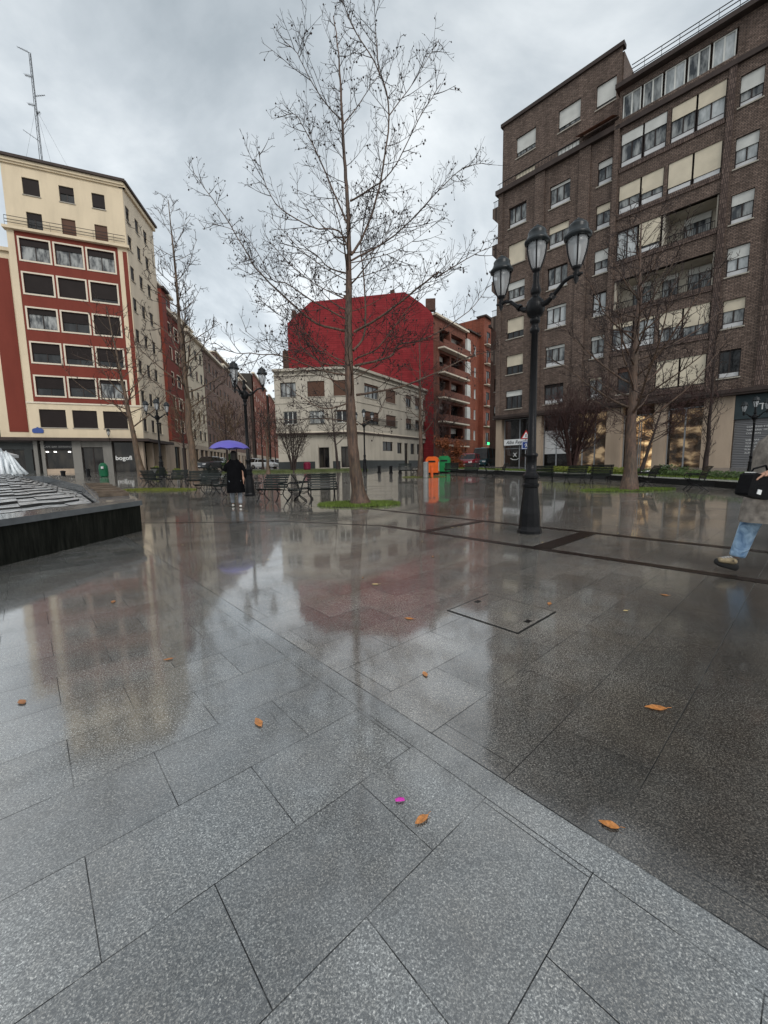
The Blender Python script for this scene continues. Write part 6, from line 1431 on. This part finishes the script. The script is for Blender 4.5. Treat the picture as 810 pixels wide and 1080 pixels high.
# ================================================================== leaves and litter
lr = random.Random(77)
M['leaf_pale'] = simple('pale yellow leaf', (.55,.42,.20), .4, var=.3, scale=30)
def leaf(label, x, y, s, mat, rz, group=None, name='fallen_leaf', curl=.05):
    mb = MB(); out = [(0,-1),(.22,-.82),(.42,-.55),(.54,-.2),(.50,.15),(.36,.5),(.17,.8),(0,1.0),(-.16,.82),(-.36,.55),(-.52,.2),(-.55,-.15),(-.40,-.5),(-.24,-.78)]; out = [(u*1.35*lr.uniform(.85,1.12), v*lr.uniform(.9,1.06)) for u, v in out]
    c_, s_ = math.cos(rz), math.sin(rz); z0 = gz(x,y)+.006; P = []
    for (u, v) in out: h = curl*s*(abs(u)**1.5+.25*lr.random()); P.append((x+(u*.62*c_-v*s_)*s, y+(u*.62*s_+v*c_)*s, z0+h))
    P.append((x,y,z0+.001)); n_ = len(out); k = len(mb.v); mb.v += P
    for i in range(n_): mb.f.append((i,(i+1)%n_,n_)); mb.uv.append(((0,0),)*3)
    mb.tube([(x+s_*s*.95,y-c_*s*.95,z0+.004),(x+s_*s*1.35,y-c_*s*1.35,z0+.006)], s*.03, 4)
    o = mb.build(name, mat, None); return tag(o, label, 'leaf', group)
for (x,y,s,mt,rz,lb) in ((-.61,1.74,0.040,'leaf_orange',.6,'orange leaf on the left foreground slabs'),(.11,1.21,0.031,'leaf_orange',2.2,'orange leaf lying just right of the pink wrapper'),(.73,1.18,0.033,'leaf_orange',1.1,'large orange leaf at the edge of the darkened slabs, right foreground'),
      (1.31,1.80,0.050,'leaf_orange',1.4,'curled orange leaf on the dark slabs at the right'),(.22,2.15,0.031,'leaf_orange',.2,'small orange leaf below the manhole cover'),(-1.38,2.38,.030,'leaf_brown',1.9,'small brown leaf inside the dark reflection at the left'),
      (.18,2.98,.040,'leaf_orange',1.2,'yellow-orange leaf just left of the manhole cover'),(1.40,3.26,.036,'leaf_orange',2.6,'small orange leaf behind the right corner of the manhole cover'),(-1.91,1.94,.035,'leaf_brown',1.0,'dull brown leaf at the left edge of the foreground'),
      (-2.49,3.5,.04,'leaf_brown',.5,'pale brown leaf on the slabs in front of the fountain wall'),(2.5,3.43,.036,'leaf_orange',.8,'small pale orange leaf ahead of the striding man'),(-.1,3.9,.04,'leaf_pale',1.5,'small pale yellow leaf in the reflection of the big tree')):
    leaf(lb, x, y, s, M[mt], rz)
for k in range(70):
    r = 3.2+lr.random()**.7*15; a = R(lr.uniform(-40,40)); x, y = r*math.sin(a), r*math.cos(a)
    if x < -4.2 and y < 14: continue
    leaf('small pale fallen leaf on the wet paving', x, y, lr.uniform(.018,.04), M['leaf_pale' if k % 3 else 'leaf_brown'], lr.uniform(0,6), 'small fallen leaves scattered on the square')
for k in range(26):  # round the big tree
    a = lr.uniform(0,6.28); r = lr.uniform(1.0,1.7); leaf('small dry leaf at the edge of the grass ring of the big tree', -.78+r*math.cos(a), 12.35+r*.75*math.sin(a), lr.uniform(.03,.05), M['leaf_pale'], lr.uniform(0,6), 'dry leaves round the big tree')
mb = MB(); wx, wy = .04, 1.29
P = [(-.016,-.006,.002),(.004,-.009,.005),(.018,-.003,.002),(.014,.006,.006),(-.002,.007,.009),(-.018,.004,.003)]; mb.cells([(wx+a,wy+b_,.003+c) for a,b_,c in P]+[(wx,wy,.014)],[(i,(i+1)%6,6) for i in range(6)])
wr_ = mb.build('sweet_wrapper', simple('magenta foil', (.62,.05,.42), .25, .3, var=.2, scale=200), None); tag(wr_,'tiny crumpled pink wrapper on the foreground slabs','wrapper')
mb = MB(); mb.tube([(-.02+.045*0,0,0),(0,0,0)],.001,3)
# small black pebble-like stains
# ================================================================== sky, light, camera
w = bpy.data.worlds.new('World'); scn.world = w; w.use_nodes = True; nt = w.node_tree
for n_ in list(nt.nodes): nt.nodes.remove(n_)
outn = nt.nodes.new('ShaderNodeOutputWorld'); bg_ = nt.nodes.new('ShaderNodeBackground'); nt.links.new(bg_.outputs[0], outn.inputs[0])
SE, SR = 38, -20
sky = nt.nodes.new('ShaderNodeTexSky'); sky.sky_type = 'NISHITA'; sky.sun_disc = False; sky.sun_elevation = R(SE); sky.sun_rotation = R(SR); sky.air_density = 1; sky.dust_density = 3
tc = nt.nodes.new('ShaderNodeTexCoord')
# cloud layer seen in perspective: direction divided by its height
sp = N(nt,'ShaderNodeSeparateXYZ'); nt.links.new(tc.outputs['Generated'], sp.inputs[0])
zz = math_(nt,'ADD',math_(nt,'MAXIMUM',sp.outputs['Z'],0.0),.22)
cx = N(nt,'ShaderNodeCombineXYZ'); nt.links.new(math_(nt,'DIVIDE',sp.outputs['X'],zz),cx.inputs[0]); nt.links.new(math_(nt,'DIVIDE',sp.outputs['Y'],zz),cx.inputs[1])
n1 = N(nt,'ShaderNodeTexNoise',Scale=1.25,Detail=7.0,Roughness=.56,Distortion=.4); nt.links.new(cx.outputs[0],n1.inputs['Vector'])
n2 = N(nt,'ShaderNodeTexNoise',Scale=.45,Detail=2.0,Roughness=.5); nt.links.new(cx.outputs[0],n2.inputs['Vector'])
f = math_(nt,'ADD',math_(nt,'MULTIPLY',n1.outputs['Fac'],.62),math_(nt,'MULTIPLY',n2.outputs['Fac'],.38))
cl = ramp(nt, f, [(.40,(2.9,3.25,3.5)),(.46,(3.9,4.25,4.5)),(.53,(5.5,5.8,5.95)),(.60,(7.4,7.5,7.5))])
hor = ramp(nt, sp.outputs['Z'], [(.0,(1.30,1.29,1.27)),(.30,(1.15,1.15,1.15)),(.8,(.86,.87,.88))])
cc = mixc(nt,1.0,cl.outputs['Color'],hor.outputs['Color'],'MULTIPLY')
mx = mixc(nt,.93,sky.outputs[0],cc); nt.links.new(mx,bg_.inputs['Color']); bg_.inputs['Strength'].default_value = .125
sl = bpy.data.lights.new('overcast_sun','SUN'); sl.energy = .9; sl.angle = R(25); sl.color = (1,.97,.93); so = bpy.data.objects.new('overcast_sun', sl); COL.objects.link(so)
# the sun stands behind the viewer's right shoulder
d_ = Vector((math.sin(R(SR+180)),math.cos(R(SR+180)),math.tan(R(SE)))).normalized()
sky.sun_rotation = R(SR+180)
so.rotation_euler = d_.to_track_quat('Z','Y').to_euler(); so.location = (0,0,60)
cam = bpy.data.cameras.new('camera'); co = bpy.data.objects.new('camera', cam); COL.objects.link(co); scn.camera = co
cam.sensor_fit = 'HORIZONTAL'; cam.sensor_width = 36; cam.lens = 36*417/810; cam.clip_end = 5000; cam.clip_start = .05
Rm = Matrix(((0.9998563940539734, 0.01694671854328768, 0.0),(-0.0019822775436958403, 0.11695437507805459, -0.9931353103811391),(-0.01683038458042982, 0.9929926902453594, 0.11697117283398724)))
co.matrix_world = Matrix.Translation((0,0,1.2)) @ Rm.to_4x4()
scn.view_settings.view_transform = 'Standard'; scn.view_settings.look = 'None'; scn.view_settings.exposure = 0.42; scn.view_settings.gamma = 1.0
scn.render.engine = 'CYCLES'
scn.cycles.max_bounces = 6; scn.cycles.glossy_bounces = 3; scn.cycles.transparent_max_bounces = 8
